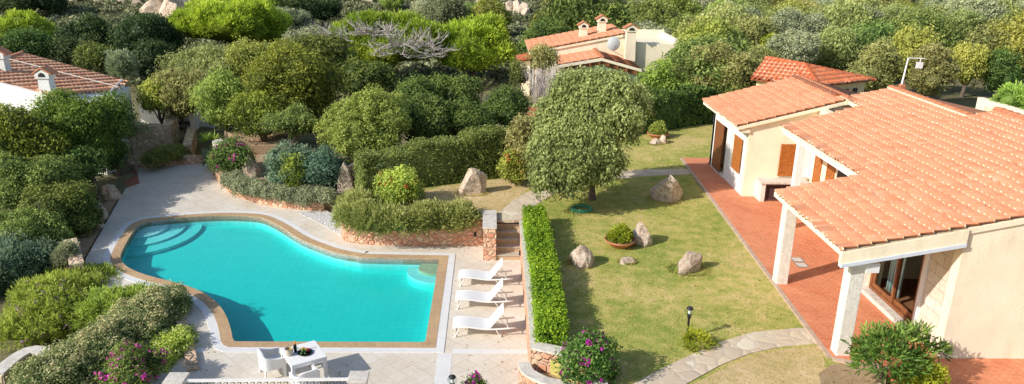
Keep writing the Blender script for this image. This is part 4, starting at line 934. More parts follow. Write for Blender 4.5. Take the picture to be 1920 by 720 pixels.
rb.box((9.55, 54.02, .5), (13.3, 58.5, 4.95)).box((9.55, 58.3, 4.95), (13.3, 58.5, 5.5)).box((13.1, 54.02, 4.95), (13.3, 58.29, 5.35)).vprism([(13.31, .5), (15.2, .5), (15.2, 3.4), (13.31, 4.5)], 'y', 55, 58)
child(rb, 'wall', 'stucco', mh)
child(MB().box((13.4, 58.1, 4.0), (15.4, 60, 4.1)), 'roof', 'roof_red', mh)
child(MB().prism([(1.9, 55.0), (3.0, 55.0), (3.0, 57.5), (1.9, 57.5)], lambda x, y: 3.4+.2*(x-1.9), lambda x, y: 3.52+.2*(x-1.9)), 'roof', 'roof_red', mh)
child(MB().box((2.2, 55.3, .5), (2.9, 57.3, 3.4)), 'wall', 'stucco', mh)
def chimney(par, x, y, z0, z1, w=.5, mat='stucco'):
    c = child(MB().vprism([(x-w/2, z0), (x+w/2, z0), (x+w*.42, z1-.45), (x-w*.42, z1-.45)], 'y', y-w*.4, y+w*.4), 'chimney', mat, par)
    d = MB().vprism([(x-w*.55, z1-.44), (x+w*.55, z1-.44), (x+w*.55, z1-.2), (x, z1), (x-w*.55, z1-.2)], 'y', y-w*.5, y+w*.5).build('chimney_cap', mat, c)
    rr = MB().vprism([(x-w*.75, z1-.25), (x, z1+.05), (x+w*.75, z1-.25), (x+w*.75, z1-.18), (x, z1+.12), (x-w*.75, z1-.18)], 'y', y-w*.55, y+w*.55).build('cap_tiles', 'roof' if mat == 'stucco' else 'roof_old', c)
    v = MB().vprism([(x-w*.3, z1-.36), (x+w*.3, z1-.36), (x+w*.2, z1-.2), (x, z1-.14), (x-w*.2, z1-.2)], 'y', y-w*.5-.012, y-w*.5-.002).build('vent_opening', 'iron', c)
chimney(mh, 6.85, 56.6, 4.9, 6.15, .62); chimney(mh, 8.25, 56.9, 5.2, 6.6, .66); chimney(mh, 9.85, 53.55, 3.8, 6.3, .75)
sd = empty('satellite_dish', (8.65, 53.4, 4.55), .2, 'round pale satellite dish in front of the tall chimney', 'satellite dish')
q = MB()
for k in range(6):
    r_ = .5*k/5
    for i in range(20): q.v.append((r_*math.cos(2*PI*i/20), -.35*r_*r_*-1-.1, r_*math.sin(2*PI*i/20)+.45))
for k in range(5):
    for i in range(20): j = (i+1) % 20; q.f.append((k*20+i, k*20+j, (k+1)*20+j, (k+1)*20+i)); q.mi.append(0)
q.build('dish', 'white_paint', sd, smooth=True)
MB().tube([(0, .6, 0), (0, .2, .1), (0, .0, .42)], .03, 6).build('mount', 'steel', sd); MB().tube([(0, -.05, 0), (0, -.45, .35)], .02, 6).build('feed_arm', 'steel', sd)

# ---------------- house on the left
lh = empty('left_house', (-25, 41, .3), 0, 'white rough-cast house with weathered tile roof at the left edge', 'house')
A0 = at(233, 152, 3.55); D0 = at(211, 174, 3.55); ed = (D0-A0).normalized(); pf = Vector((-ed.y, ed.x, 0)); pf = pf if pf.x < 0 else -pf
uu = (pf+Vector((0, 0, .20))).normalized(); nL = ed.cross(uu); nL = nL if nL.z > 0 else -nL
PL = [ray_plane(x, y, A0, nL) for x, y in ((233, 152), (183.5, 202), (-60, 136), (42, 100))]
ucol = (PL[3]-PL[0]).normalized(); ecol = nL.cross(ucol); ecol = ecol if ecol.y < 0 else -ecol
OL = PL[0]-ucol*1.5-ecol*.5
roof_tiles('roof', OL, ecol, ucol, 16, 18, lh, ('roof_old', 'mortar_old'), .27, .62, [st_of(P, OL, ecol, ucol) for P in PL], 15, .05, 6, .07)
q = MB(); dn = Vector((0, 0, -.1)); q.add([P+dn for P in PL]+[P+dn*3 for P in PL], [(0, 1, 2, 3), (4, 5, 6, 7), (0, 1, 5, 4), (1, 2, 6, 5), (2, 3, 7, 6), (3, 0, 4, 7)]); child(q, 'roof_slab', 'white_stucco', lh)
def vwall(mb, a, b, z0, dz=-.05, th=.3):
    d = (b-a); n = Vector((-d.y, d.x, 0)).normalized()*th
    n = n if n.y > 0 else -n
    vs = [Vector((a.x, a.y, z0)), Vector((b.x, b.y, z0)), b+Vector((0, 0, dz)), a+Vector((0, 0, dz))]
    mb.add(vs+[v+n for v in vs], [(0, 1, 2, 3), (7, 6, 5, 4), (0, 4, 5, 1), (1, 5, 6, 2), (2, 6, 7, 3), (3, 7, 4, 0)])
q = MB(); vwall(q, PL[2]+Vector((.0, -.06, 0)), PL[1]+Vector((0, -.06, 0)), -.3, -.06); vwall(q, PL[1].lerp(PL[0], .05), PL[0].lerp(PL[1], .05), -.3, -.28); child(q, 'wall', 'white_stucco', lh)
child(MB().tube([PL[0]+Vector((-.1, 0, .08)), PL[1]+Vector((-.1, 0, .08))], .06, 6), 'eave_trim', 'white_paint', lh)
for (px, py, h_) in ((90, 172, 1.15), (6, 132, 1.1)):
    p = ray_plane(px, py, A0, nL); chimney(lh, p.x, p.y, p.z-.3, p.z+h_, .62, 'white_stucco')
p0, p1 = ray_plane(15, 114, A0, nL), ray_plane(222, 167, A0, nL); child(MB().tube([p0+nL*.12, p1+nL*.12], .03, 6), 'roof_cable', 'cap_stone', lh)
rc = MB(); ridge_cap(rc, PL[3], ray_plane(10, 112, A0, nL), .15); child(rc, 'ridge_tiles', 'roof_old', lh)
q0 = at(-40, 206, 2.7); roof_tiles('roof', q0, (1, 0, 0), (0, 1, .2), 2.6, 1.1, lh, ('roof_old', 'mortar_old'), .27, .5, None, 16)
gw = empty('grey_wall', (-19.5, 47, .3), 0, 'plain grey garden wall right of the left white house', 'wall')
child(MB().box((-22, 46.9, 0), (-17.5, 47.2, 1.9)), 'masonry', 'white_stucco', gw)
# ---------------- far house and poles
fh = empty('hillside_house', (67, 130, 2), 0, 'distant white house with a red roof at the top edge', 'house')
gf = GZ(67, 130)
child(MB().box((63, 128, gf-2), (71.5, 134, 3.6)).box((63.2, 126.5, gf-2), (66, 128, 2.6)), 'wall', 'white_stucco', fh)
child(MB().vprism([(62.5, 3.61), (72, 3.61), (69, 5.2), (65.5, 5.2)], 'y', 127.6, 134.4), 'roof', 'roof_red', fh)
for (px, pyt, pyb, Y, nm, lb, ct) in ((1139, -40, 45, 84, 'flag_pole', 'thin pale pole rising above the house with three chimneys', 'pole'), (1787, -60, 45, 84, 'street_lamp_pole', 'slim grey pole among the trees at top right', 'pole')):
    p = atY(px, pyb, Y); t_ = atY(px+5, pyt, Y); gzz = GZ(p.x, p.y)
    e = empty(nm, (p.x, p.y, gzz), 0, lb, ct); MB().tube([(0, 0, -.3), (t_.x-p.x, 0, t_.z-gzz)], [.09, .06], 8).build('shaft', 'steel', e); MB().lathe([(.16, -.1), (.16, .12), (.1, .2), (.0, .2)]).build('base', 'cap_stone', e)
p = atY(1239, 68, 78); g_ = GZ(p.x, p.y); e = empty('utility_pole', (p.x, p.y, g_), 0, 'brown wooden utility pole with two cross arms right of the three-chimney house', 'utility pole')
tz = atY(1241, 12, 78).z-g_
MB().tube([(0, 0, -.3), (0, 0, tz)], [.16, .11], 8).build('shaft', 'grey_wood', e)
MB().box((-.9, -.06, tz-.5), (.9, .06, tz-.38)).build('cross_arm', 'grey_wood', e); MB().box((-.7, -.06, tz-1.4), (.7, .06, tz-1.28)).build('cross_arm', 'grey_wood', e)
for sx in (-.8, .8): MB().lathe([(.03, 0), (.05, .06), (.03, .14), (0, .15)], (sx, 0, tz-.38), 8).build('insulator', 'cap_stone', e)
# ================================================================== POOL FURNITURE
def lounger(name):
    e = empty(name)
    # foot at x=0 (towards the pool), head at x=1.9; width along y
    prof = [(0, .33), (.08, .365), (.25, .385), (.45, .38), (.7, .345), (.95, .31), (1.15, .305)]
    prof = smooth_path(prof, 3); w_ = .31
    mb = MB()
    for x, z in prof: mb.v += [(x, -w_, z), (x, w_, z), (x, w_, z-.014), (x, -w_, z-.014)]
    for i in range(len(prof)-1):
        a = i*4; c = a+4; mb.f += [(a, c, c+1, a+1), (a+3, a+2, c+2, c+3), (a, a+3, c+3, c), (a+1, c+1, c+2, a+2)]
    mb.f += [(0, 1, 2, 3)]; mb.mi = [0]*len(mb.f); mb.build('seat', 'sling', e, smooth=False)
    rp = prof+[(1.4, .315), (1.65, .335), (1.92, .36)]
    for sy in (-1, 1):
        MB().tube([(x, sy*(w_+.025), z-.02) for x, z in rp], .026, 8).build('side_rail', 'frame_white', e, smooth=True)
        MB().tube([(.2, sy*(w_+.02), .36), (.06, sy*(w_+.02), .0)], .02, 6).build('leg', 'frame_white', e)
        MB().tube([(1.3, sy*(w_+.02), .3), (1.48, sy*(w_+.02), .0)], .02, 6).build('leg', 'frame_white', e)
        MB().tube([(1.42, sy*.2, .58), (1.68, sy*.2, .335)], .014, 6).build('prop', 'frame_white', e)
    bm_ = MB(); ang = math.radians(52); dx, dz = math.cos(ang), math.sin(ang)
    a0 = (1.12, .315); L = .70
    for t_, off in ((0, 0), (L*.5, .01), (L, 0)): x, z = a0[0]+dx*t_, a0[1]+dz*t_; bm_.v += [(x, -w_, z), (x, w_, z), (x+.012, w_, z-.01), (x+.012, -w_, z-.01)]
    for i in range(2):
        a = i*4; c = a+4; bm_.f += [(a, c, c+1, a+1), (a+3, a+2, c+2, c+3), (a, a+3, c+3, c), (a+1, c+1, c+2, a+2)]
    bm_.f += [(8, 11, 10, 9)]; bm_.mi = [0]*len(bm_.f); bm_.build('backrest', 'sling', e)
    fr = MB()
    for sy in (-1, 1): fr.tube([(a0[0], sy*w_, a0[1]-.01), (a0[0]+dx*L, sy*w_, a0[1]+dz*L-.01)], .02, 6)
    fr.tube([(a0[0]+dx*L, -w_, a0[1]+dz*L-.01), (a0[0]+dx*L, w_, a0[1]+dz*L-.01)], .02, 6); fr.build('back_frame', 'frame_white', e)
    MB().tube([(.01, -w_-.02, .32), (.01, w_+.02, .32)], .022, 6).tube([(1.68, -w_-.02, .32), (1.68, w_+.02, .32)], .018, 6).build('cross_bar', 'frame_white', e)
    MB().tube([(1.48, -w_, .03), (1.48, w_, .03)], .014, 6).tube([(.06, -w_, .03), (.06, w_, .03)], .014, 6).build('stretcher', 'frame_white', e)
    return e
LL = ['white sun lounger nearest the front paving strip of the pool deck', 'white sun lounger in the middle of the three', 'white sun lounger nearest the stone steps']
lg = lounger('sun_lounger')
for i, (px, py) in enumerate(((852, 634), (857, 581), (862, 539))):
    o = lg if i == 0 else copy_tree(lg); p = at(px, py, 0)
    o.location = (p.x-.05, p.y+.36, 0); o.rotation_euler.z = (.01, -.015, .0)[i]; tag(o, LL[i], 'sun lounger', 'sun loungers in a row beside the pool')

TT = [at(x, y, .75) for x, y in ((528.6, 653.3), (593, 637.3), (610.6, 668.6), (543, 687))]   # table corners measured
tc = sum(TT, Vector())/4; ta = math.atan2(TT[2].y-TT[3].y, TT[2].x-TT[3].x)
tl = ((TT[2]-TT[3]).length+(TT[1]-TT[0]).length)/2; tw = ((TT[0]-TT[3]).length+(TT[1]-TT[2]).length)/2
tb = empty('dining_table', (tc.x, tc.y, 0), ta, 'white woven table set with bottle and fruit on the pool deck', 'table')
MB().box((-tl/2, -tw/2, .70), (tl/2, tw/2, .75)).build('table_top', 'rattan', tb, bevel=.008)
MB().box((-tl/2+.05, -tw/2+.02, .62), (tl/2-.05, -tw/2+.05, .70)).box((-tl/2+.05, tw/2-.05, .62), (tl/2-.05, tw/2-.02, .70)).box((-tl/2+.02, -tw/2+.05, .62), (-tl/2+.05, tw/2-.05, .70)).box((tl/2-.05, -tw/2+.05, .62), (tl/2-.02, tw/2-.05, .70)).build('apron', 'rattan', tb)
for sx in (-1, 1):
    for sy in (-1, 1): MB().box((sx*(tl/2-.05)-.045, sy*(tw/2-.05)-.045, 0), (sx*(tl/2-.05)+.045, sy*(tw/2-.05)+.045, .70)).build('leg', 'rattan', tb, bevel=.006)
def armchair(name):
    e = empty(name)    # faces +y
    MB().box((-.26, -.24, .36), (.26, .28, .43)).build('seat', 'rattan', e, bevel=.02)
    # wrap-around back and arms: one curved shell dipping towards the arms
    pth = [(-.31, .28), (-.32, .0), (-.30, -.22), (-.2, -.30), (0, -.325), (.2, -.30), (.30, -.22), (.32, 0), (.31, .28)]
    hts = [.60, .62, .70, .80, .82, .80, .70, .62, .60]
    P3 = smooth_path([(p[0], p[1], h) for p, h in zip(pth, hts)], 4); mb = MB(); n = len(P3)
    for i, (x, y, h) in enumerate(P3):
        d = Vector((P3[min(i+1, n-1)][0]-P3[max(i-1, 0)][0], P3[min(i+1, n-1)][1]-P3[max(i-1, 0)][1])).normalized(); q = Vector((-d.y, d.x))*.022
        mb.v += [(x+q.x, y+q.y, .30), (x+q.x*1.3, y+q.y*1.3, h), (x-q.x*1.3, y-q.y*1.3, h), (x-q.x, y-q.y, .30)]
    for i in range(n-1):
        a = i*4; c = a+4
        for k in range(4): mb.f.append((a+k, a+(k+1) % 4, c+(k+1) % 4, c+k))
    mb.f += [(3, 2, 1, 0), ((n-1)*4, (n-1)*4+1, (n-1)*4+2, (n-1)*4+3)]; mb.mi = [0]*len(mb.f); mb.build('backrest', 'rattan', e)
    for sx in (-1, 1):
        MB().box((sx*.29-.03, .21, 0), (sx*.29+.03, .28, .36)).build('leg', 'rattan', e); MB().tube([(sx*.26, -.24, .36), (sx*.28, -.30, 0)], .03, 6).build('leg', 'rattan', e)
    MB().box((-.26, .24, .30), (.26, .285, .36)).build('seat_rail', 'rattan', e)
    return e
ac = armchair('armchair'); p = at(508, 712, 0); ac.location = (p.x-.02, p.y+.32, 0); ac.rotation_euler.z = -PI/2+ta; tag(ac, 'white woven armchair at the left end of the deck table', 'chair', 'armchairs at the deck table')
a2 = copy_tree(ac); p = tc+Vector((.10, -.80, 0)); a2.location = (p.x+.12, p.y-.0, 0); a2.rotation_euler.z = ta+.05; tag(a2, 'white woven armchair with its back to the railing', 'chair', 'armchairs at the deck table')
def on_table(px, py): p = at(px, py, .75); return (p.x, p.y, .752)
e = empty('ice_bucket', on_table(543, 666), 0, 'pale wicker ice bucket at the left end of the deck table', 'bucket')
MB().lathe([(0, .0), (.085, 0), (.115, .21), (.105, .21), (.08, .02), (0, .02)], n=20).build('body', m_plain('wicker', (.5, .45, .36), .8, var=.3, nscale=40), e, smooth=False); MB().lathe([(.112, .195), (.124, .205), (.112, .215)], n=20).build('rim', 'steel', e); MB().lathe([(0, .15), (.105, .15)], n=14).build('contents', 'fruit_yellow', e)
e = empty('champagne_bottle', on_table(554, 660), 0, 'dark bottle with orange foil neck on the deck table', 'bottle')
MB().lathe([(0, 0), (.044, .0), (.045, .17), (.04, .2), (.02, .25)], n=16).build('body', 'bottle', e, smooth=True); MB().lathe([(.021, .25), (.016, .3), (.019, .31), (.019, .34), (0, .345)], n=12).build('foil', 'foil', e, smooth=True)
for k, (px, py) in enumerate(((558.5, 662), (561, 664))):
    e = empty('glass', on_table(px, py), 0, ('clear stemmed glass close beside the dark bottle', 'clear stemmed glass between the bottle and the fruit')[k], 'glass', 'glasses on the deck table')
    MB().lathe([(.035, 0), (.006, .008), (.005, .1), (.03, .13), (.034, .2)], n=12).build('bowl', 'glass', e, smooth=True)
fp = empty('fruit_platter', on_table(572, 662), 0, 'round platter heaped with red, yellow and green fruit', 'fruit platter')
MB().lathe([(0, 0), (.16, .0), (.21, .03), (.2, .035), (.15, .012), (0, .012)], n=24).build('platter', 'bottle', fp)
sv, sf = sphere_uv(10, 6)
for nm, mt, cen, k in (('red_fruit', 'fruit_red', (.06, .06), 7), ('yellow_fruit', 'fruit_yellow', (-.06, .05), 9), ('green_fruit', 'fruit_green', (.0, -.05), 12)):
    mb = MB()
    for i in range(k):
        q = rnd.uniform(0, 2*PI); r_ = rnd.uniform(0, .1); s_ = rnd.uniform(.025, .042); c_ = (cen[0]+r_*math.cos(q), cen[1]+r_*math.sin(q), .04+rnd.uniform(0, .06))
        mb.add([(c_[0]+v[0]*s_, c_[1]+v[1]*s_, c_[2]+v[2]*s_) for v in sv], [tuple(f) for f in sf])
    mb.build(nm, mt, fp, smooth=True)

# railing in front of the deck
rp0, rp1 = at(330, 709, 1.0), at(672, 706, 1.0)
for k, p in enumerate((rp0, rp1)):
    e = empty('railing_pier', (p.x, p.y, 0), 0, ('white square pier with stone cap at the left end of railing', 'white square pier with stone cap right of the deck table')[k], 'pier', 'piers of the white railing')
    MB().box((-.20, -.2, -.6), (.2, .2, .95)).build('shaft', 'white_stucco', e); MB().box((-.25, -.25, .951), (.25, .25, 1.02)).build('cap', 'cap_stone', e, bevel=.01)
e = empty('railing', ((rp0.x+rp1.x)/2, rp0.y, 0), math.atan2(rp1.y-rp0.y, rp1.x-rp0.x), 'white railing of scrolled ironwork along the front of deck', 'railing')
L = (rp1-rp0).length/2-.2
MB().box((-L, -.04, .93), (L, .04, .98)).build('top_rail', 'frame_white', e); MB().box((-L, -.02, .1), (L, .02, .14)).build('bottom_rail', 'frame_white', e)
n = int(2*L/.16)
for i in range(n):
    x = -L+.08+i*(2*L-.16)/(n-1)
    MB().tube([(x, 0, .14), (x, 0, .93)], .010, 5).tube([(x-.05+.05*math.cos(a), 0, .84+.05*math.sin(a)) for a in [k*.6 for k in range(11)]], .007, 4).build('baluster', 'iron', e)

# garden lamps
def globe_lamp(loc, h, label):
    e = empty('garden_lamp', loc, 0, label, 'lamp', 'globe lamps on posts in the garden')
    MB().lathe([(.07, -.05), (.07, .03), (.035, .06), (.032, h-.1), (.05, h-.09), (.055, h-.02), (.07, h)], n=14).build('post', 'iron', e, smooth=True)
    me_ = MB().lathe([(.03, h), (.09, h+.03), (.125, h+.10), (.125, h+.15), (.09, h+.22), (0, h+.245)], n=18); me_.build('globe', 'glass', e, smooth=True)
    MB().lathe([(.08, h+.17), (.095, h+.21), (.04, h+.252), (0, h+.255)], n=18).build('lamp_cap', 'iron', e, smooth=True); MB().lathe([(.0, h+.02), (.035, h+.03), (.04, h+.1), (0, h+.14)], n=10).build('bulb', 'white_paint', e, smooth=True)
p = at(1288, 634, LZ); globe_lamp((p.x, p.y, LZ), .72, 'dark post lamp with round glass globe standing on the lawn')
p = at(848, 712, 1.1); globe_lamp((p.x, p.y, 0), .98, 'round globe post lamp at the bottom edge by the stone planter')
# wall spots
for nm, pos, lb in (('wall_light', (-.55, 27.93, .55), 'small black spotlight on the pink retaining wall'), ('wall_light', (1.19, 26.3, .45), 'small grey light on the long wall below the steps')):
    e = empty(nm, pos, 0, lb, 'wall light'); MB().box((-.05, .02, -.04), (.05, .05, .04)).build('base', 'iron', e); MB().tube([(0, .02, .02), (0, -.16, -.04)], [.04, .065], 10).build('shade', 'iron', e)
# hose coil
p = at(1090, 394, LZ); hp = []
for i in range(150): a = i*.22; r_ = .36+.035*math.sin(i*.13)+.025*math.sin(i*.37); hp.append((r_*1.15*math.cos(a), r_*math.sin(a), .02+.0006*i))
e = empty('garden_hose', (p.x, p.y, LZ), 0, 'coiled green hose lying on the lawn', 'hose'); MB().tube(hp, .016, 6).build('coil', 'hose', e, smooth=True); MB().tube([(.33, -.12, .03), (.45, -.2, .02)], .022, 6).build('nozzle', 'steel', e)
# potted planters
def planter(loc, r, label, plabel, seed, mat, sz):
    e = empty('bowl_planter', loc, 0, label, 'planter', 'terracotta bowl planters')
    MB().lathe([(0, 0), (r*.55, 0), (r*.6, .03), (r*.95, .2), (r, .22), (r*1.02, .27), (r*.95, .27), (r*.9, .2), (r*.4, .08)], n=32).build('bowl', 'terracotta_pot', e, smooth=True)
    MB().lathe([(0, .22), (r*.93, .215)], n=24).build('potting_soil', 'soil', e)
    me_ = foliage('potted_plant', [(0, 0, .3, r*.7, r*.7, sz), (r*.3, .1, .3, r*.4, r*.4, sz*.8), (-r*.3, -.05, .3, r*.4, r*.4, sz*.85)], 2600, .07, 10, .1, 1.8, seed, 'spike', -.2, .7)
    o = link('potted_plant', me_, None, [mat]); o.location = loc; tag(o, plabel, 'plant')
p = at(1162, 461, LZ); planter((p.x, p.y, LZ), .56, 'wide terracotta bowl planter on the lawn between boulders', 'low yellow green plant growing in the lawn bowl planter', 31, 'L_yellow', .42)
p = at(1236, 261, LZ); planter((p.x, p.y+.4, LZ), .62, 'terracotta bowl planter at the back of lawn by tall hedge', 'spiky olive plant in the bowl planter before the tall hedge', 32, 'L_olive', .55)

# boulders
def boulder(loc, sx, sy, sz, seed, label, rz=0., cat='boulder', group=None, mat='granite', name='boulder', rough=.12, lean=0.):
    bm = bmesh.new(); bmesh.ops.create_icosphere(bm, subdivisions=4, radius=1); r = random.Random(seed); ph = [r.uniform(0, 6) for _ in range(9)]
    pl = [(Vector((r.uniform(-1, 1), r.uniform(-1, 1), r.uniform(-.3, .9))).normalized(), r.uniform(.48, .80)) for _ in range(10)]
    for v in bm.verts:
        c = v.co.copy()
        for nn, dd in pl:
            k = c.dot(nn)-dd
            if k > 0: c -= nn*k*.95
        k = 1.22+rough*(math.sin(c.x*3+ph[0])*math.sin(c.y*3+ph[1])+.5*math.sin(c.z*5+ph[2])*math.sin(c.x*6+ph[3]))+.035*math.sin(c.y*13+ph[4])*math.sin(c.z*11+ph[5])+.02*math.sin(c.x*23+ph[6])*math.sin(c.y*19+ph[7])
        v.co = Vector((c.x*sx*k+lean*c.z*sz, c.y*sy*k, (c.z*k+.72)*sz))
    me_ = bpy.data.meshes.new(name); bm.to_mesh(me_); bm.free()
    o = link(name, me_, None, [mat]); o.location = loc; o.rotation_euler = (0, 0, rz); return tag(o, label, cat, group)
for px, py, w_, d_, h_, sd_, lb, rz in ((886, 361, .58, .42, .62, 1, 'leaning pale boulder on dry grass before the clipped hedge', .2), (1249, 374, .70, .5, .66, 82, 'largest upright grey boulder near the terrace', -.1), (1084, 493, .36, .50, .40, 4, 'curved notched boulder left of the bowl planter', .5),
        (1196, 455, .45, .45, .46, 5, 'tilted boulder just behind the lawn bowl planter', .4), (1176, 491, .28, .24, .22, 6, 'smallest rounded boulder in front of the lawn bowl planter', .1), (1290, 506, .62, .36, .44, 7, 'angular boulder standing alone on the open lawn', .7),
        (1229, 270, .32, .25, .24, 8, 'small pale rock below the back bowl planter, left one', 0), (1243, 268, .28, .28, .34, 9, 'small pale rock below the back bowl planter, right one', .5)):
    p = at(px, py, LZ); boulder((p.x, p.y, LZ-.17), w_, d_, h_*1.08, sd_, lb, rz, group='boulders set on the lawn' if 'small pale rock' not in lb else 'rocks under the back planter')
for px, py, w_, h_, sd_, lb in ((191, 410, .30, .28, 11, 'rounded rock on bare soil left of the pool paving'), (182, 392, .24, .2, 12, 'flat grey rock among agaves left of the paving'), (209, 372, .42, .4, 13, 'pinkish rock beside the dark brick path'), (188, 426, .2, .1, 14, 'flat stone lying at the edge of the paving')):
    p = at(px, py, 0); boulder((p.x, p.y, 0), w_, w_*.8, h_, sd_, lb, sd_, group='rocks by the left bed')
p = at(452, 330, .45); boulder((p.x+.5, p.y, .4), .45, .4, .65, 15, 'tall rounded rock tucked under the dark bougainvillea', .3)
p = at(412, 272, .9); boulder((p.x, p.y, .8), .3, .3, .3, 16, 'orange stone above the bougainvillea in the upper bed', .3)
# hillside boulders (granite outcrops)
BG = 'granite boulders on the far scrub hillside'
big = [(288, 24, 106, 1.3), (306, 18, 108, 1.4), (320, 26, 104, 1.2), (336, 20, 106, 1.7), (352, 12, 108, 1.5), (366, 18, 106, 1.1), (384, 6, 110, 1.6), (322, 4, 112, 1.4), (402, 4, 112, 1.2)]
for i, (px, py, Y, r_) in enumerate(big):
    p = atY(px, py, Y); boulder((p.x, Y, GZ(p.x, Y)-.2), r_*1.3, r_*1.1, r_*1.25, 20+i, 'large brown granite boulder in the outcrop behind the left pine', i*1.1, group='granite outcrop behind the left pine', rough=.1)
sm = [(902, 8, 112, 1.0), (912, 12, 111, 1.1), (920, 6, 113, .9), (928, 14, 110, .7), (958, 12, 111, .8), (968, 12, 111, .9), (978, 14, 110, .8), (986, 20, 108, .6), (1062, 4, 114, 1.0), (1035, 2, 115, .8), (195, 10, 113, .8), (232, 8, 114, .7), (258, 12, 112, .6), (1400, 20, 104, .8), (1424, 26, 102, 1.2), (1282, 40, 96, .6), (690, 4, 114, .7), (140, 4, 114, .7)]
b0 = None
for i, (px, py, Y, r_) in enumerate(sm):
    p = atY(px, py, Y); boulder((p.x, Y, GZ(p.x, Y)-.2), r_*1.35, r_*1.2, r_*1.25, 40+i, 'small pale granite boulder on the far scrub hillside', i*.9, group=BG, rough=.1)
# patio things half hidden behind the trees
p = at(300, 222, .1); e = empty('patio_table', (p.x, p.y, .08), .1, 'blue topped white patio table seen under the trees', 'table')
MB().box((-.75, -.4, .78), (.75, .4, .84)).build('table_top', 'blue', e)
for sx in (-.68, .68): MB().box((sx-.06, -.35, 0), (sx+.06, .35, .78)).build('leg', 'white_paint', e)
p = at(342, 246, .1); e = empty('barbecue_oven', (p.x, p.y, .05), .1, 'pale masonry barbecue with dark opening behind the rubble wall', 'barbecue')
MB().box((-.9, -.3, 0), (-.6, .5, 1.2)).box((.6, -.3, 0), (.9, .5, 1.2)).box((-.6, .45, 0), (.6, .5, 1.2)).build('body', 'white_stucco', e); MB().vprism([(-1, 1.2), (1, 1.2), (.3, 2.1), (-.3, 2.1)], 'y', -.35, .5).build('hood', 'white_stucco', e); MB().box((-.6, -.28, .5), (.6, .44, .56)).build('grate', 'iron', e)
# ================================================================== VEGETATION
def ell_area(a, b, c): return 4*PI*(((a*b)**1.6+(a*c)**1.6+(b*c)**1.6)/3)**(1/1.6)
def auto_n(a, b, c, size, asp, cov, cap=42000): return int(min(cap, max(500, cov*ell_area(a, b, c)*.8/(.5*size*size/asp))))
STY = {  # style: leaf size factor, per, clump radius, aspect, geometry
    'leaf': (1., 30, .26, 1.7), 'pine': (1.7, 34, .42, 3.4), 'spike': (1.6, 22, .28, 4.), 'droop': (1.15, 36, .34, 2.1), 'tuft': (1.3, 26, .32, 2.4)}
def crown(rx, ry, rz, mat, kind='round', k=10, size=.1, style='leaf', cov=1.7, seed=1, crad=None, zmin=-.6, core=.8, gap=.0, cap=42000, lobes=None):
    f, per, cr, asp = STY[style]; s = size*f
    lb = lobes or fill_lobes(rx, ry, rz, k, kind, seed)
    n = auto_n(rx, ry, rz, s, asp, cov, cap)
    cr = crad or max(cr*size/.1, s*1.2)
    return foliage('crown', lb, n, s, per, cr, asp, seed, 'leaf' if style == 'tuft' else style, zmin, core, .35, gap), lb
def fit(x0, x1, y0, y1, Y, ry=None):
    c = atY((x0+x1)/2, (y0+y1)/2, Y); d = (c-CAMP); dep = d.dot(_F); rx = (x1-x0)/2*dep/FPX; Eh = (y1-y0)/2*dep/FPX
    al = math.atan2(-d.z, math.hypot(d.x, d.y)); ry = ry or rx*.9
    ry = min(ry, Eh*.92/max(.2, math.sin(al)))
    rz = math.sqrt(max(Eh*Eh-(ry*math.sin(al))**2, (.35*Eh)**2))/math.cos(al)
    return c, rx, ry, rz
def plant(name, label, cat, box, Y, mat, g=None, kind='round', k=10, size=.1, style='leaf', cov=1.7, seed=None, trunk=True, bark='bark', r0=None, group=None, ry=None, zmin=-.6, crad=None, gap=0., base=None, core=.8, bloom=None, cap=42000):
    seed = seed or (abs(hash((box, Y))) % 9973+1)
    c, rx, ry, rz = fit(*box, Y, ry); g = GZ(c.x, c.y) if g is None else g
    gap_to_ground = c.z-rz-g
    if not trunk and gap_to_ground > -.1:      # sit a bush on the ground
        top = c.z+rz; rz = (top-g)/2+.1; c.z = top-rz
    k = int(k*1.5); cov *= 1.15; cap = int(cap*1.4)
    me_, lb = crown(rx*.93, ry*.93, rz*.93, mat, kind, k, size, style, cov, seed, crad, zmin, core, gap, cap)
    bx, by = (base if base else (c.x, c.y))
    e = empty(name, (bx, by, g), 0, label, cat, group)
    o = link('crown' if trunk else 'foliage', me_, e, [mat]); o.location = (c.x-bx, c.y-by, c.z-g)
    if trunk:
        rr = random.Random(seed); tops = sorted(lb, key=lambda l: rr.random())[:6]
        trunk_mesh((0, 0, 0), [(t[0]+c.x-bx, t[1]+c.y-by, t[2]+c.z-g) for t in tops], r0 or .045*max(rx, rz)+.04, bark, 'trunk', seed, e)
    if bloom:
        bm_, nb, sb = bloom
        fm = flowers('blossoms', [(l[0], l[1], l[2], l[3]*1.16, l[4]*1.16, l[5]*1.16) for l in lb], nb, sb, seed+5)
        fo = link('blossoms', fm, e, [bm_]); fo.location = o.location
    return e
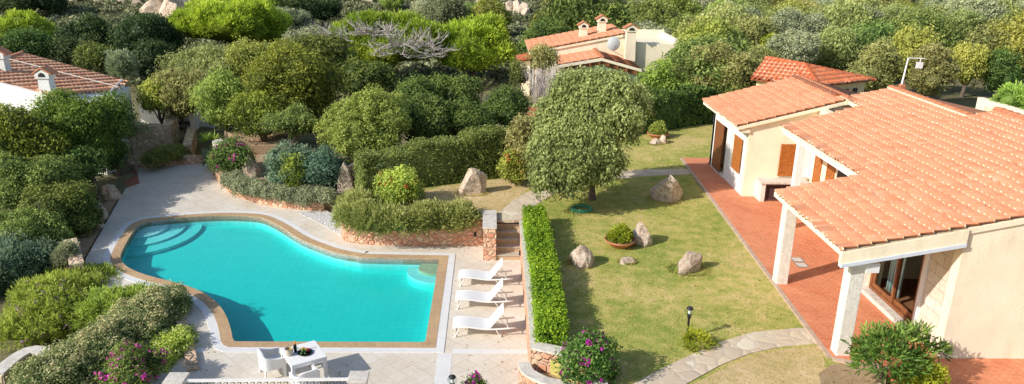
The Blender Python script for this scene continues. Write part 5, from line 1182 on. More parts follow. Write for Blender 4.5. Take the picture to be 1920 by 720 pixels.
# ---------------- near garden
jl = []
p = at(1110, 374, LZ)
for px, py, rx_, rz_, dY in ((1145, 178, 62, 36, .6), (1095, 190, 52, 36, .5), (1185, 195, 36, 34, .4), (1060, 225, 48, 36, .2), (1120, 225, 60, 40, -.1), (1172, 232, 38, 42, -.5), (1085, 262, 50, 36, -.7), (1130, 275, 40, 30, -.7), (1050, 300, 34, 34, -1.2), (1085, 308, 46, 36, -1.6), (1130, 312, 32, 34, -1.4), (1040, 338, 24, 24, -1.9), (1142, 328, 20, 22, -1.6), (1090, 328, 32, 22, -1.9), (1100, 215, 55, 45, 1.4), (1150, 210, 50, 45, 1.5), (1020, 345, 16, 20, -2.1), (1078, 168, 34, 26, .5), (1120, 160, 40, 26, .7), (1040, 262, 34, 34, -.6), (1030, 318, 30, 28, -1.6), (1045, 335, 28, 24, -1.9), (1025, 290, 28, 28, -1.2), (1080, 345, 30, 24, -2.0), (1150, 305, 26, 28, -1.2)):
    px += 0 if px < 1055 else -9; rx_ *= .87; rz_ *= .87
    q = atY(px, py, p.y+dY); dep = (q-CAMP).dot(_F)/FPX; jl.append((q.x-p.x, q.y-p.y, q.z-p.z, rx_*dep, max(.45, rx_*dep*.85), rz_*dep))
e = empty('juniper_tree', (p.x, p.y, LZ), 0, 'large pale olive spreading tree on the lawn before the house', 'tree')
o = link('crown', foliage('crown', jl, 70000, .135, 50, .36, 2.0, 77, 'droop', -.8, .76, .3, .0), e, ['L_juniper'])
trunk_mesh((0, 0, 0), [(-.9, 0, 2.4), (.7, .2, 2.8), (.2, -.8, 1.9), (-.8, -.9, 1.4), (1.4, .6, 2.2), (0, .9, 3.4)], .17, 'bark', 'trunk', 4, e, .25)
a_, c_ = Vector(xy(682, 366, LZ)), Vector(xy(968, 329, LZ)); d_ = c_-a_; n_ = Vector((-d_.y, d_.x)).normalized()
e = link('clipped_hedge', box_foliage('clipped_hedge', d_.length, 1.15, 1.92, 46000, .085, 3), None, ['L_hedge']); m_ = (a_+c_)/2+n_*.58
e.location = (m_.x, m_.y, LZ-.02); e.rotation_euler.z = math.atan2(d_.y, d_.x)
co = np.empty(len(e.data.vertices)*3, np.float32); e.data.vertices.foreach_get('co', co); co = co.reshape(-1, 3); co[:, 2] *= 1+.19*co[:, 0]/(d_.length/2); e.data.vertices.foreach_set('co', co.ravel()); tag(e, 'long tall clipped hedge between the dry grass and shrubs', 'hedge')
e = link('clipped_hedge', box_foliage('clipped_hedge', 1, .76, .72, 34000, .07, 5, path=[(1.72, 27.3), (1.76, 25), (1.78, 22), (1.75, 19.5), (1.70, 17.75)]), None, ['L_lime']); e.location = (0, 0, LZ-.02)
tag(e, 'bright lime green hedge beside the steps along the lawn wall', 'hedge')
# trailing rosemary over the wall
def path_mound(px, zc, r, rz, jit=.15, seed=1, step=.45):
    r_ = random.Random(seed); P3 = smooth_path([xy(x, y, zc) for x, y in px], 8); out = []; last = None
    for x, y in P3:
        if last and math.dist(last, (x, y)) < step: continue
        last = (x, y); out.append((x+r_.uniform(-jit, jit), y+r_.uniform(-jit, jit), zc+r_.uniform(-.06, .06), r*r_.uniform(.85, 1.15), r*r_.uniform(.85, 1.15), rz*r_.uniform(.85, 1.15)))
    return out
def mound(name, label, px, zc, r, rz, mat, n, size, style, seed, cat='shrub', asp=None, bloom=None, group=None, core=.8):
    lb = path_mound(px, zc, r, rz, .12, seed); cx, cy = sum(l[0] for l in lb)/len(lb), sum(l[1] for l in lb)/len(lb)
    L2 = [(l[0]-cx, l[1]-cy, l[2]-zc)+l[3:] for l in lb]; f, per, cr, a = STY[style]
    e = empty(name, (cx, cy, zc-rz*.6), 0, label, cat, group)
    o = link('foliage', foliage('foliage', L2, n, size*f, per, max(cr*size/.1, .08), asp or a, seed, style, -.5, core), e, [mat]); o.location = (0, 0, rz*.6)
    if bloom: fo = link('blossoms', flowers('blossoms', L2, bloom[1], bloom[2], seed+3), e, [bloom[0]]); fo.location = o.location
    return e
mound('rosemary_bank', 'wide pale green rosemary bank trailing over the pink retaining wall', [(668, 384), (668, 400), (682, 412), (712, 417), (755, 416), (800, 414), (845, 412), (878, 413)], 1.08, .58, .46, 'L_rose', 34000, .095, 'spike', 51)
mound('low_hedge', 'low grey green clipped shrubs along the curved stone edging', [(434, 338), (457, 350), (490, 360), (530, 365), (570, 369), (618, 372)], .60, .44, .34, 'L_grey', 22000, .075, 'leaf', 52)
plant('oleander_bush', 'rounded oleander bush with red flowers before the clipped hedge', 'shrub', (703, 792, 312, 392), 29.8, 'L_sage', LZ, 'mound', 9, .085, 'tuft', 2.0, 61, False, bloom=('redfl', 130, .11))
plant('juniper_tree', 'lower pale tree left of the large spreading lawn tree', 'tree', (946, 1040, 210, 330), 33.0, 'L_juniper', LZ, 'mound', 12, .125, 'droop', 1.9, 60, True, ry=1.4)
plant('hibiscus_bush', 'light green bush dotted with red blooms left of the lawn tree', 'shrub', (938, 985, 272, 336), 32.2, 'L_sage', LZ, 'mound', 8, .085, 'leaf', 1.8, 62, False, bloom=('redfl', 120, .12))
plant('bluish_shrub', 'loose blue green shrub in front of the small leaning tree', 'shrub', (500, 600, 268, 366), 33.6, 'L_blue', .45, 'mound', 10, .1, 'tuft', 1.8, 63, False, ry=1.1)
plant('bluish_shrub', 'dense blue green shrub beside the upright slab wall', 'shrub', (570, 648, 270, 372), 33.2, 'L_blue', .45, 'mound', 10, .1, 'tuft', 1.8, 64, False, ry=1.0)
plant('yellow_shrub', 'small yellow green shrub amid the blue green shrubs', 'shrub', (528, 575, 282, 345), 32.9, 'L_bright', .45, 'mound', 6, .09, 'tuft', 1.6, 65, False, ry=.6)
plant('yellow_shrub', 'small bright green shrub behind the upright slab wall', 'shrub', (612, 672, 294, 345), 34.2, 'L_bright', .6, 'mound', 6, .09, 'tuft', 1.6, 66, False, ry=.7)
plant('small_tree', 'small rounded tree on a thin leaning trunk in the soil bed', 'tree', (498, 592, 198, 262), 37.0, 'L_hedge', .5, 'round', 9, .09, 'leaf', 1.7, 67, True, 'pale_bark', .07, base=(-10.1, 36.8))
plant('round_shrub', 'big rounded pale olive shrub behind the clipped hedge end', 'shrub', (594, 772, 150, 325), 36.5, 'L_olive', .8, 'mound', 12, .105, 'leaf', 1.8, 68, False, ry=2.2, cap=50000)
for i, (bx, Y, lb) in enumerate((((755, 850, 178, 300), 38.2, 'dark laurel bush right of the big pale olive shrub'), ((830, 925, 188, 285), 39.5, 'middle dark laurel bush behind the long clipped hedge'), ((905, 1002, 158, 262), 42.5, 'dark laurel bush nearest the bare grey shrub'), ((735, 830, 140, 230), 43.5, 'taller dark laurel behind the pale olive shrub'), ((800, 905, 130, 210), 46., 'deep green laurel below the pine with bare branches'))):
    plant('laurel_bush', lb, 'shrub', bx, Y, 'L_deep', None, 'mound', 10, .12, 'tuft', 1.8, 70+i, False, ry=1.7)
plant('mastic_tree', 'dense dark tree with bright leaf tips left of centre', 'tree', (448, 645, 90, 262), 42.5, 'L_bright', None, 'round', 14, .125, 'tuft', 1.8, 80, True, cap=50000)
plant('mastic_tree', 'lower dark bush with bright tips behind the small rounded tree', 'tree', (425, 545, 175, 275), 40.5, 'L_bright', None, 'mound', 9, .12, 'tuft', 1.8, 81, True)
plant('juniper_tree', 'broad olive brown juniper above the rubble walls', 'tree', (285, 400, 120, 228), 44.5, 'L_juniper', None, 'round', 12, .125, 'droop', 1.8, 82, True, gap=.12)
plant('juniper_tree', 'golden olive juniper leaning over the upper bed', 'tree', (365, 470, 128, 245), 42.8, 'L_olive', None, 'round', 12, .12, 'droop', 1.6, 83, True, gap=.15)
plant('juniper_tree', 'pale green juniper under the left umbrella pine', 'tree', (300, 470, 85, 165), 50, 'L_juniper', None, 'round', 12, .14, 'droop', 1.8, 84, True)
plant('juniper_tree', 'olive gold juniper beside the dark bright tipped tree', 'tree', (420, 535, 78, 160), 49, 'L_olive', None, 'round', 10, .14, 'droop', 1.7, 85, True)
plant('juniper_tree', 'small green juniper at the path end near the grey wall', 'tree', (258, 335, 150, 222), 44.0, 'L_sage', None, 'round', 8, .12, 'droop', 1.5, 86, True, gap=.15)
plant('olive_tree', 'small crooked olive tree in front of the thick rubble wall', 'tree', (222, 278, 226, 262), 38.0, 'L_grey', .2, 'round', 7, .10, 'leaf', 1.5, 87, True, 'pale_bark', .075, base=(-18.2, 37.6))
plant('juniper_tree', 'dark green tree over the end of the left house', 'tree', (172, 244, 174, 288), 36.6, 'L_deep', .05, 'round', 13, .12, 'droop', 1.8, 188, True)
plant('olive_shrub', 'dark leafy shrub against the end wall of the left house', 'shrub', (170, 232, 228, 322), 36.4, 'L_deep', .05, 'mound', 9, .11, 'tuft', 1.9, 189, False, ry=.9)
plant('olive_tree', 'feathery pale olive tree behind the left tiled roof', 'tree', (196, 262, 95, 152), 55, 'L_grey', None, 'column', 9, .14, 'spike', 1.6, 88, True)
plant('bougainvillea', 'dark bougainvillea bush with pink blooms over the stub wall', 'shrub', (400, 478, 258, 340), 35.9, 'L_deep', .3, 'mound', 9, .095, 'tuft', 2.0, 89, False, ry=.9, bloom=('pinkfl', 200, .16))
mound('ground_cover', 'low green creeper on the pink edging at the paving end', [(288, 300), (312, 292), (340, 285)], .5, .55, .3, 'L_hedge', 6000, .09, 'leaf', 53, 'plant')
plant('grey_shrub', 'small grey green shrub beside the stub wall and paving', 'shrub', (378, 404, 280, 312), 38.3, 'L_blue', .2, 'mound', 5, .09, 'leaf', 1.6, 91, False)
# agaves and yuccas: rosettes
def rosette(name, label, loc, n, L, w_, mat, seed, group=None, cat='agave', up=.8):
    r = random.Random(seed); V = []; F = []; T = []
    for i in range(n):
        a = i*2.4+r.uniform(-.2, .2); el = up*(.25+.75*r.random()); ll = L*r.uniform(.7, 1.1); o_ = len(V)
        for s_ in range(5):
            t = s_/4; ww_ = w_*(1-t)**.7*(.7+.6*t if t < .4 else 1); x = ll*t*math.cos(el); z = ll*t*math.sin(el)-.35*ll*t*t*(1-up*.5)+.05
            for sg in (-1, 1): V.append((x*math.cos(a)-sg*ww_*math.sin(a), x*math.sin(a)+sg*ww_*math.cos(a), z))
        for s_ in range(4): b_ = o_+s_*2; F.append((b_, b_+1, b_+3, b_+2)); T.append(.4+.12*s_+r.uniform(-.1, .1))
    o = link(name, np_mesh(name, V, F, np.array(T)), None, [mat]); o.location = loc; return tag(o, label, cat, group)
for i, (px, py, z, L, lb) in enumerate(((183, 375, .05, 1.0, 'blue grey agave under the left trees by brick path'), (176, 398, .05, .7, 'smaller blue agave beside the rocks left of paving'), (432, 245, .9, 1.0, 'blue agave in the upper bed above the bougainvillea'))):
    p = at(px, py, z); rosette('agave', lb, (p.x, p.y, z), 20, L, .07, 'L_blue', i+1, 'blue agaves in the garden beds')
for i, (px, py, z, L, lb) in enumerate(((385, 268, .5, .8, 'spiky green aloe clump above the low wall stub'), (402, 266, .6, .8, 'spiky green aloe clump nearest the upright pillar'), (216, 275, .1, 1.3, 'dark strappy palm like plant beside the brick path'))):
    p = at(px, py, z); rosette('aloe', lb, (p.x, p.y, z), 34, L, .045, 'L_sage' if i < 2 else 'L_deep', i+11, 'aloes in the garden beds', 'aloe', 1.2)
# left side masses
plant('juniper_tree', 'large dark juniper with bright tips before the left house', 'tree', (62, 222, 170, 325), 35.2, 'L_bright', .1, 'round', 15, .12, 'droop', 1.8, 101, True, r0=.16, base=(-18.3, 33.6), gap=.05, cap=50000)
plant('juniper_tree', 'yellow green juniper at the left edge below the white wall', 'tree', (-90, 118, 205, 350), 32.5, 'L_bright', .4, 'round', 14, .12, 'droop', 1.8, 102, True, cap=50000)
plant('olive_shrub', 'grey leaved shrub in shadow at the left edge', 'shrub', (-20, 130, 275, 385), 30.2, 'L_hedge', .3, 'mound', 12, .105, 'leaf', 1.8, 103, False, ry=1.8)
plant('small_tree', 'small dark tree with bare stems beside the brick path', 'tree', (96, 196, 272, 348), 33.0, 'L_deep', .05, 'round', 10, .11, 'leaf', 1.8, 104, True, r0=.09, base=(-17.35, 32.2))
plant('dark_hedge_shrub', 'big dark clipped shrub above the rocks left of paving', 'shrub', (20, 180, 340, 446), 29.2, 'L_deep', -.2, 'mound', 13, .095, 'leaf', 2.0, 105, False, ry=1.5)
plant('round_shrub', 'round pale leaved shrub at the left edge', 'shrub', (-40, 122, 380, 476), 27.2, 'L_hedge', -.5, 'mound', 11, .085, 'leaf', 2.0, 106, False, ry=1.5)
plant('creeping_juniper', 'feathery blue green creeping juniper at the left edge', 'shrub', (-60, 110, 444, 568), 25.4, 'L_blue', -.8, 'mound', 14, .09, 'spike', 2.0, 107, False, ry=1.7)
plant('silver_shrub', 'small silvery shrub behind the short stone wall stub', 'shrub', (100, 146, 444, 500), 25.3, 'L_grey', .05, 'mound', 5, .07, 'spike', 1.7, 108, False)
plant('flowering_shrub', 'large light green shrub sprinkled with lilac flowers', 'shrub', (10, 232, 492, 648), 23.6, 'L_sage', -.9, 'mound', 15, .08, 'spike', 2.2, 109, False, ry=2.7, bloom=('lilacfl', 900, .07), cap=50000)
plant('strappy_shrub', 'bright strappy leaved shrub between lilac shrub and pool', 'shrub', (150, 312, 522, 606), 22.6, 'L_sage', -.6, 'mound', 11, .085, 'spike', 2.0, 110, False, ry=1.6)
mound('variegated_hedge', 'long diagonal variegated hedge at the lower left', [(302, 572), (262, 604), (196, 652), (130, 690), (60, 730)], .25, .80, .5, 'L_var', 40000, .07, 'leaf', 54)
plant('grey_shrub', 'grey topped green shrub by the left end of railing', 'shrub', (262, 358, 602, 722), 19.7, 'L_sage', -.6, 'mound', 10, .07, 'leaf', 2.0, 112, False, ry=1.7, bloom=('L_grey', 900, .06))
plant('lantana_bush', 'pink flowering lantana bush at the bottom left', 'shrub', (184, 305, 645, 745), 17.6, 'L_deep', .0, 'mound', 8, .065, 'leaf', 1.6, 113, False, ry=.9, bloom=('pinkfl', 520, .07))
# lower right
plant('bougainvillea', 'magenta bougainvillea spilling over the curved stone walls', 'shrub', (1048, 1162, 612, 735), 16.5, 'L_oleander', .9, 'mound', 11, .075, 'leaf', 1.7, 114, False, ry=.85, gap=.4, crad=.26, bloom=('purple', 420, .085), core=.3)
plant('bougainvillea', 'small magenta bougainvillea at the bottom edge beside globe lamp', 'shrub', (858, 912, 700, 750), 16.6, 'L_deep', .0, 'mound', 6, .06, 'leaf', 1.6, 115, False, bloom=('purple', 300, .08))
plant('oleander_shrub', 'leggy bright oleander with bare stems before the porch', 'shrub', (1596, 1722, 592, 745), 15.7, 'L_oleander', LZ, 'round', 13, .105, 'spike', 1.5, 116, True, 'pale_bark', .085, gap=.42, core=.0, ry=.75)
plant('oleander_shrub', 'loose oleander branch reaching towards the gable wall', 'shrub', (1690, 1765, 616, 690), 16.2, 'L_oleander', LZ, 'round', 7, .10, 'spike', .9, 117, True, 'pale_bark', .03, gap=.3, core=.0, ry=.5)
plant('yellow_shrub', 'small yellow green shrub at the bottom below the gable wall', 'shrub', (1700, 1766, 668, 740), 15.5, 'L_yellow', TZ, 'mound', 6, .06, 'leaf', 1.8, 118, False, ry=.5)
plant('small_shrub', 'sprawling little shrub at the foot of the lawn lamp', 'shrub', (1272, 1340, 622, 672), 18.0, 'L_yellow', LZ, 'mound', 6, .065, 'spike', 1.0, 119, False, ry=.5, core=.0)
# behind the lawn
a_, c_ = Vector(xy(1180, 258, LZ)), Vector(xy(1345, 232, LZ))
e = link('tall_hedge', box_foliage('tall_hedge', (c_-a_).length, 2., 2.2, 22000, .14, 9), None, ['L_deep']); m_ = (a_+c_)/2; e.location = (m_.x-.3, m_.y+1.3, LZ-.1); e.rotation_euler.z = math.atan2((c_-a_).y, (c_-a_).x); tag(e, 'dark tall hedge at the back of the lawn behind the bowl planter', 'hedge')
plant('round_tree', 'light olive round topped tree left of the red hipped roof', 'tree', (1255, 1420, 84, 205), 48.5, 'L_juniper', None, 'round', 15, .14, 'leaf', 1.8, 121, True, cap=50000)
plant('round_tree', 'bright green tree beside the house with three chimneys', 'tree', (1188, 1295, 118, 235), 46.8, 'L_sage', None, 'round', 11, .13, 'tuft', 1.8, 122, True)
plant('round_tree', 'dull green tree between the red roof and tall lawn hedge', 'tree', (1330, 1412, 140, 215), 47.2, 'L_hedge', None, 'round', 10, .14, 'leaf', 1.8, 123, True)
plant('bush', 'green bush right of the lawn tree before the tall hedge', 'shrub', (1150, 1240, 165, 262), 43.5, 'L_deep', LZ, 'mound', 9, .12, 'tuft', 1.8, 124, False)
plant('juniper_shrub', 'bright green juniper sprays at the right edge behind the roof', 'tree', (1862, 1945, 165, 250), 34.5, 'L_sage', 1.1, 'round', 10, .11, 'spike', 1.8, 125, True, ry=1.4)
# right-hand trees
TR = [((1592, 1690, 62, 192), 52.5, 'L_juniper', 'olive tree rising behind the red hipped roof corner'), ((1666, 1748, 48, 165), 56, 'L_olive', 'tall golden olive tree behind the roof antenna'), ((1700, 1792, 90, 188), 50.5, 'L_juniper', 'loose olive juniper on a leaning trunk right of the antenna'),
      ((1778, 1852, 84, 160), 55, 'L_olive', 'yellow olive tree above the shaded clearing'), ((1838, 1912, 96, 182), 54.5, 'L_deep', 'dark low tree at the right of the shaded clearing'), ((1530, 1612, 48, 140), 60, 'L_juniper', 'grey olive tree directly above the red hipped roof'), ((1440, 1545, 60, 125), 58, 'L_grey', 'grey green tree behind the red hipped roof ridge'), ((1850, 1930, 30, 110), 66, 'L_deep', 'dark green tree at the upper right edge'),
      ((1760, 1850, 20, 92), 68, 'L_juniper', 'olive tree beside the slim grey pole'), ((1640, 1720, 10, 75), 72, 'L_juniper', 'rounded olive tree below the distant white house'), ((1560, 1650, 15, 80), 70, 'L_grey', 'grey green tree left of the distant white house'), ((1425, 1470, 60, 112), 62, 'L_yellow', 'slim yellow green tree above the red hipped roof')]
for i, (bx, Y, mt, lb) in enumerate(TR):
    plant('garden_tree', lb, 'tree', bx, Y, mt, None, 'round' if i != 11 else 'column', 12, .15+.0012*(Y-50), 'droop' if i % 2 else 'leaf', 1.7, 130+i, True, r0=.16, gap=.08 if Y < 57 else 0)
# pines
def pine(lb, box, Y, seed, kk=16, dead=None, ry=None, size=.17):
    return plant('umbrella_pine', lb, 'tree', box, Y, 'L_pine', None, 'umbrella' if not dead else 'round', kk, size, 'pine', 2.1, seed, True, r0=.3, ry=ry, zmin=-.35, crad=.5, cap=60000)
pine('bright umbrella pine with a broad domed crown left of centre', (318, 568, -6, 100), 72, 201, 20, size=.19)
pine('bright pine at the upper left behind the tiled roof', (-30, 120, 18, 118), 74, 202, 16, size=.19)
pine('full rounded right half of the wide green pine in the middle', (800, 975, 28, 152), 60, 203, 18)
pine('long flat topped pine with bare grey branches on its front', (572, 868, 24, 135), 60, 204, 24, ry=3.6)
pine('low yellow green pine beneath the bare grey branches', (600, 770, 85, 150), 57, 205, 12, ry=2.2)
def dead_branches(name, lb, px, py, Y, spread, L, n, seed, cat='dead branches', upv=(0, 0, .3), flat=.5):
    r = random.Random(seed); p0 = atY(px, py, Y); mb = MB(); g = GZ(p0.x, Y)
    for i in range(n):
        a = Vector((r.uniform(-1, 1)*spread, r.uniform(-.7, .4)*spread*.6, r.uniform(-.5, .5)*spread*.45)); d = Vector((r.uniform(-1, 1), r.uniform(-.9, .2), r.uniform(-.2, .7)*flat)).normalized(); pts = [a]
        for s_ in range(4): d = (d+Vector((r.uniform(-.5, .5), r.uniform(-.5, .5), r.uniform(-.3, .4)))).normalized(); pts.append(pts[-1]+d*L/4*r.uniform(.6, 1.2))
        mb.tube(pts, [.035, .028, .02, .014, .008], 4, cap=False)
        for s_ in range(1, 4):
            for _ in range(2):
                d2 = (d+Vector((r.uniform(-1, 1), r.uniform(-1, 1), r.uniform(-.4, .8)))).normalized(); q = pts[s_]; mb.tube([q, q+d2*L*.18, q+d2*L*.3+Vector((0, 0, .1))], [.016, .01, .005], 3, cap=False)
    o = mb.build(name, 'dead_wood'); o.location = p0; return tag(o, lb, cat)
dead_branches('dead_branches', 'largest spray of bare grey branches on the middle pine', 765, 92, 55.8, 2.0, 2.0, 60, 1)
dead_branches('dead_branches', 'bare grey branches left of the largest bare spray', 700, 62, 55.8, 1.2, 1.6, 36, 2)
dead_branches('dead_branches', 'bare twiggy patch at the left end of the flat pine', 618, 70, 56.2, 1.1, 1.5, 32, 3)
def dead_bush(lb, px, py, Y, h, w_, n, seed):
    r = random.Random(seed); p0 = at(px, py, 1.0) if Y is None else atY(px, py, Y); mb = MB(); g = GZ(p0.x, p0.y)
    for i in range(n):
        a = r.uniform(0, 2*PI); q = r.uniform(.1, 1)**.7; pts = [Vector((.2*q*math.cos(a), .2*q*math.sin(a), 0))]; d = Vector((math.cos(a)*q*w_/h, math.sin(a)*q*w_/h, 1)).normalized()
        for s_ in range(4): d = (d+Vector((r.uniform(-.25, .25), r.uniform(-.25, .25), .05))).normalized(); pts.append(pts[-1]+d*h/4*r.uniform(.7, 1.1))
        mb.tube(pts, [.03, .022, .016, .011, .006], 4, cap=False)
        for s_ in range(1, 4):
            for _ in range(3): d2 = (d+Vector((r.uniform(-.7, .7), r.uniform(-.7, .7), r.uniform(0, .5)))).normalized(); mb.tube([pts[s_], pts[s_]+d2*h*.16, pts[s_]+d2*h*.26], [.012, .008, .004], 3, cap=False)
    o = mb.build('dead_bush', 'dead_wood'); o.location = (p0.x, p0.y, g); return tag(o, lb, 'dead bush')
dead_bush('tall bare grey bush left of the lawn tree', 1022, 205, 46.5, 3.6, 1.1, 70, 5)
dead_bush('small bare twiggy bush beside the laurels', 915, 170, 46, 1.6, .6, 30, 6)
dead_bush('bare grey bush above the light olive tree', 1365, 62, 70, 4.2, 2.5, 60, 7)
plant('olive_shrub', 'scruffy olive shrub above the tall bare grey bush', 'shrub', (985, 1055, 82, 140), 48, 'L_juniper', None, 'round', 7, .12, 'droop', 1.2, 141, True, gap=.2)
plant('olive_shrub', 'dark olive shrub left of the tall bare bush', 'shrub', (958, 1000, 120, 165), 50, 'L_deep', None, 'round', 7, .12, 'droop', 1.5, 142, True)
for i, (bx, Y, lb) in enumerate((((-20, 60, -14, 30), 100, 'dark tree at the top left corner'), ((40, 130, -18, 24), 104, 'second dark tree from the top left corner'), ((548, 600, -16, 58), 92, 'dark tree right of the domed umbrella pine'), ((572, 640, -4, 48), 98, 'dark bush on the slope above the flat topped pine'))):
    plant('oak_tree', lb, 'tree', bx, Y, 'L_dark', None, 'mound', 12, .2, 'leaf', 1.8, 180+i, True, r0=.2)
# dark oaks upper left
for i, (bx, Y, mt, lb) in enumerate((((112, 215, 22, 112), 71, 'L_dark', 'dark oak behind the left tiled roof'), ((190, 338, 18, 132), 67, 'L_dark', 'broad very dark oak left of the domed pine'), ((100, 185, 70, 130), 60, 'L_dark', 'low dark tree just above the left tiled roof'), ((145, 215, 82, 138), 58, 'L_deep', 'rounded green shrub above the left tiled roof'), ((255, 340, 80, 140), 60, 'L_dark', 'dark tree behind the grey garden wall'), ((-20, 110, 60, 118), 60, 'L_deep', 'dark green tree below the upper left pine'), ((530, 620, 55, 120), 56, 'L_grey', 'grey green tree between the domed pine and bare twigs'), ((540, 660, 60, 140), 52, 'L_deep', 'deep green tree under the bare twiggy patch'), ((640, 740, 110, 190), 50, 'L_deep', 'deep green tree behind the big pale olive shrub'))):
    plant('oak_tree', lb, 'tree', bx, Y, mt, None, 'round', 13, .17, 'tuft', 1.9, 150+i, True, r0=.2)

# ---------------- trees scattered to the hillside: shared meshes, each tree its own object
protos = []
for i, (mt, st_, kd) in enumerate((('L_juniper', 'droop', 'round'), ('L_olive', 'leaf', 'round'), ('L_deep', 'tuft', 'round'), ('L_grey', 'leaf', 'mound'), ('L_juniper', 'leaf', 'mound'), ('L_hedge', 'tuft', 'round'), ('L_scrub', 'leaf', 'mound'))):
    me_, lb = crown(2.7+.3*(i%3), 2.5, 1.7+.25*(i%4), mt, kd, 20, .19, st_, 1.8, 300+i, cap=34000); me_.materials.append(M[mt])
    tr = trunk_mesh((0, 0, -2.6), [l[:3] for l in lb[:5]], .17, 'bark', 'trunk', 300+i); tm = tr.data; bpy.data.objects.remove(tr)
    protos.append((me_, tm))
LBL = ['pale olive juniper tree in the wood beyond the gardens', 'golden olive tree in the wood beyond the gardens', 'deep green tree in the wood beyond the gardens', 'grey green mounded tree in the wood beyond the gardens', 'pale mounded juniper in the wood beyond the gardens', 'mid green tufted tree in the wood beyond the gardens', 'dull brown green tree in the wood beyond the gardens']
KO = [(7, 55, 8.), (19.6, 46.5, 5.), (67, 130, 7), (-26, 42, 9), (36, 56, 7), (40, 60, 6)]
rs = random.Random(99); cnt = 0
Y = 47.0
cand = []
while Y < 135:
    sp = 4.2+.022*(Y-47)
    hw = Y*.72+6; x = -hw+rs.uniform(0, sp)
    while x < hw:
        cand.append((x+rs.uniform(-1.2, 1.2), Y+rs.uniform(-1.4, 1.4))); x += sp*rs.uniform(.8, 1.25)
    Y += sp*.85
def skip(x, y):
    if any(math.hypot(x-a, y-b_) < r_ for a, b_, r_ in KO): return True
    v = Vector((x, y, 2))-CAMP; w_ = v.dot(_F); px, py = 960+FPX*v.dot(_R)/w_, 360-FPX*v.dot(_U)/w_
    if px < -60 or px > 1980: return True
    if py < -12: return True
    if 250 < px < 420 and y > 74: return True
    if px < 1100 and y > 92: return rs.random() < .96        # open scrub hillside
    if px < 985 and y < 84: return True
    if px < 1100 and y > 84: return rs.random() < .6
    if 1100 <= px < 1300 and y > 92: return rs.random() < .6
    if px < 1010 and y < 62: return True                            # hand placed there
    if 1000 < px < 1150 and y < 57: return True
    if 1150 < px < 1420 and y < 50: return True
    if 1410 < px < 1920 and y < 57: return True
    return False
for x, y in cand:
    if skip(x, y): continue
    v = Vector((x, y, 2))-CAMP; px = 960+FPX*v.dot(_R)/v.dot(_F)
    if px > 1250: i = rs.choice([0, 0, 1, 3, 4, 4, 5])
    elif px > 950: i = rs.choice([0, 2, 5, 5, 3, 2])
    else: i = rs.choice([2, 2, 5, 1, 3, 6])
    me_, tm = protos[i]; s_ = rs.uniform(.6, 1.3)*(.92 if y > 95 else 1.); g = GZ(x, y); cnt += 1
    e = empty('woodland_tree', (x, y, g), rs.uniform(0, 6.28), LBL[i], 'tree', 'trees of the wood beyond the gardens'); e.scale = (s_, s_, s_*rs.uniform(.85, 1.15))
    hz = 2.4
    c1 = bpy.data.objects.new('crown', me_); COL.objects.link(c1); c1.parent = e; c1.location = (0, 0, hz)
    c2 = bpy.data.objects.new('trunk', tm); COL.objects.link(c2); c2.parent = e; c2.location = (0, 0, hz)
print('woodland trees', cnt)
# scrub on the hillside and rough ground
def scrub():
    rng = np.random.default_rng(5); Vs, Fs, Ts = [], [], []; o = 0
    n = 17000; y = 56+rng.random(n)**.75*110; x = (rng.random(n)*2-1)*(y*.72+4)
    keep = np.ones(n, bool)
    for a, b_, r_ in KO: keep &= np.hypot(x-a, y-b_) > r_+.5
    x, y = x[keep], y[keep]; g = gz(x, y); r = rng.uniform(.45, 1.35, len(x)); per = 44
    d = unit(rng.normal(size=(len(x), per, 3))); d[:, :, 2] = np.abs(d[:, :, 2])
    P = np.stack([x, y, g], 1)[:, None]+d*r[:, None, None]*np.array([1, 1, .65])*rng.uniform(.75, 1.05, (len(x), per, 1))
    Nn = unit(d+rng.normal(size=d.shape)*.5).reshape(-1, 3)
    V, F = leaf_quads(P.reshape(-1, 3), Nn, rng.normal(size=(len(Nn), 3)), .36, 1.3, rng)
    t = (.45+.22*rng.normal(size=(len(x), 1))+.15*rng.normal(size=(len(x), per))+.2*(d[:, :, 2]-.5)).reshape(-1)
    ob = link('undergrowth', np_mesh('undergrowth', V, F, t), None, ['L_scrub']); tag(ob, 'low brownish scrub covering the far hillside', 'scrub', None, 'stuff')
scrub()
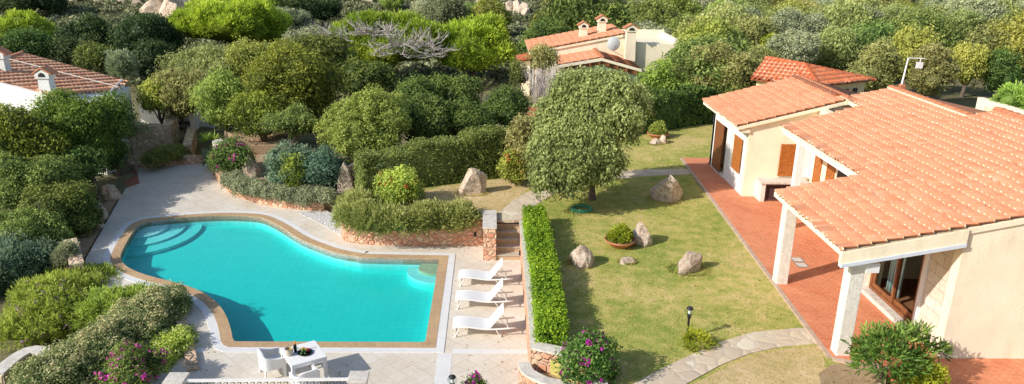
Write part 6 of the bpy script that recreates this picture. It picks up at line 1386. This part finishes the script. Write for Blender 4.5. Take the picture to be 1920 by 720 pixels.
# lawn grass
def grass():
    rng = np.random.default_rng(8); n = 100000; x = rng.uniform(-6, 14, n); y = 13.6+rng.random(n)**1.3*31
    k = poly_in(x, y, LAWN) & ~poly_in(x, y, TER) & ~poly_in(x, y, smooth_path([xy(*q, LZ) for q in GP], 3, True)) & ~poly_in(x, y, [xy(*q, LZ) for q in FP]); x, y = x[k], y[k]; n = len(x)
    ex, ey = [], []
    for o_ in list(COL.objects):
        if o_.name.startswith('boulder') and o_.location.y < 45 and o_.location.x > -2:
            a = rng.uniform(0, 6.28, 500); d_ = rng.normal(1.0, .1, 500); rr = max(o_.dimensions.x, .3)/2 if o_.dimensions.x else .5
            ex.append(o_.location.x+np.cos(a)*d_*rr); ey.append(o_.location.y+np.sin(a)*d_*rr*.8)
    n0 = n; x = np.concatenate([x]+ex); y = np.concatenate([y]+ey); n = len(x)
    h = rng.uniform(.02, .055, n); h[n0:] *= 2.2; a = rng.uniform(0, 6.28, n); w_ = rng.uniform(.008, .016, n); lx, ly = rng.normal(size=n)*.025, rng.normal(size=n)*.025
    b_ = np.stack([x, y, np.full(n, LZ-.002)], 1); q = np.stack([np.cos(a)*w_, np.sin(a)*w_, 0*a], 1); tp = b_+np.stack([lx, ly, h], 1)
    V = np.stack([b_-q, b_+q, tp], 1).reshape(-1, 3); F = np.arange(3*n).reshape(n, 3)
    pat = .5+.22*np.sin(x*.9+1.3*np.sin(y*.7))*np.cos(y*.8+.7*np.sin(x*1.1))+.12*np.sin(x*2.7+y*1.9)
    t = np.clip(pat+.2*rng.normal(size=n), 0, 1)
    ob = link('grass', np_mesh('grass', V, F, t), None, ['L_grass']); tag(ob, 'short dry yellowing grass of the lawn', 'grass', None, 'stuff')
grass()
def litter():
    rng = np.random.default_rng(21); P = []
    for (n, x0, x1, y0, y1, z, bias) in ((420, -18.5, -7.5, 17, 39, .012, -12), (160, -6, 1.2, 16.5, 27.5, .012, 0), (150, 1.6, 9, 14.5, 34, LZ+.03, 2.4), (130, 9.4, 13, 15, 34, TZ+.012, 10.2)):
        x = rng.uniform(x0, x1, n); y = rng.uniform(y0, y1, n)
        if z < .1: k = poly_in(x, y, DECK) & ~poly_in(x, y, O2); x, y = x[k], y[k]
        P.append(np.stack([x, y, np.full(len(x), z)], 1))
    P = np.concatenate(P); Nn = unit(np.array([0, 0, 1.])+rng.normal(size=P.shape)*.3)
    V, F = leaf_quads(P, Nn, rng.normal(size=P.shape), .075, 1.8, rng)
    ob = link('fallen_leaves', np_mesh('fallen_leaves', V, F, rng.random(len(P))), None, ['leaf_litter']); tag(ob, 'dry fallen leaves scattered over paving and lawn', 'leaves', None, 'stuff')
litter()
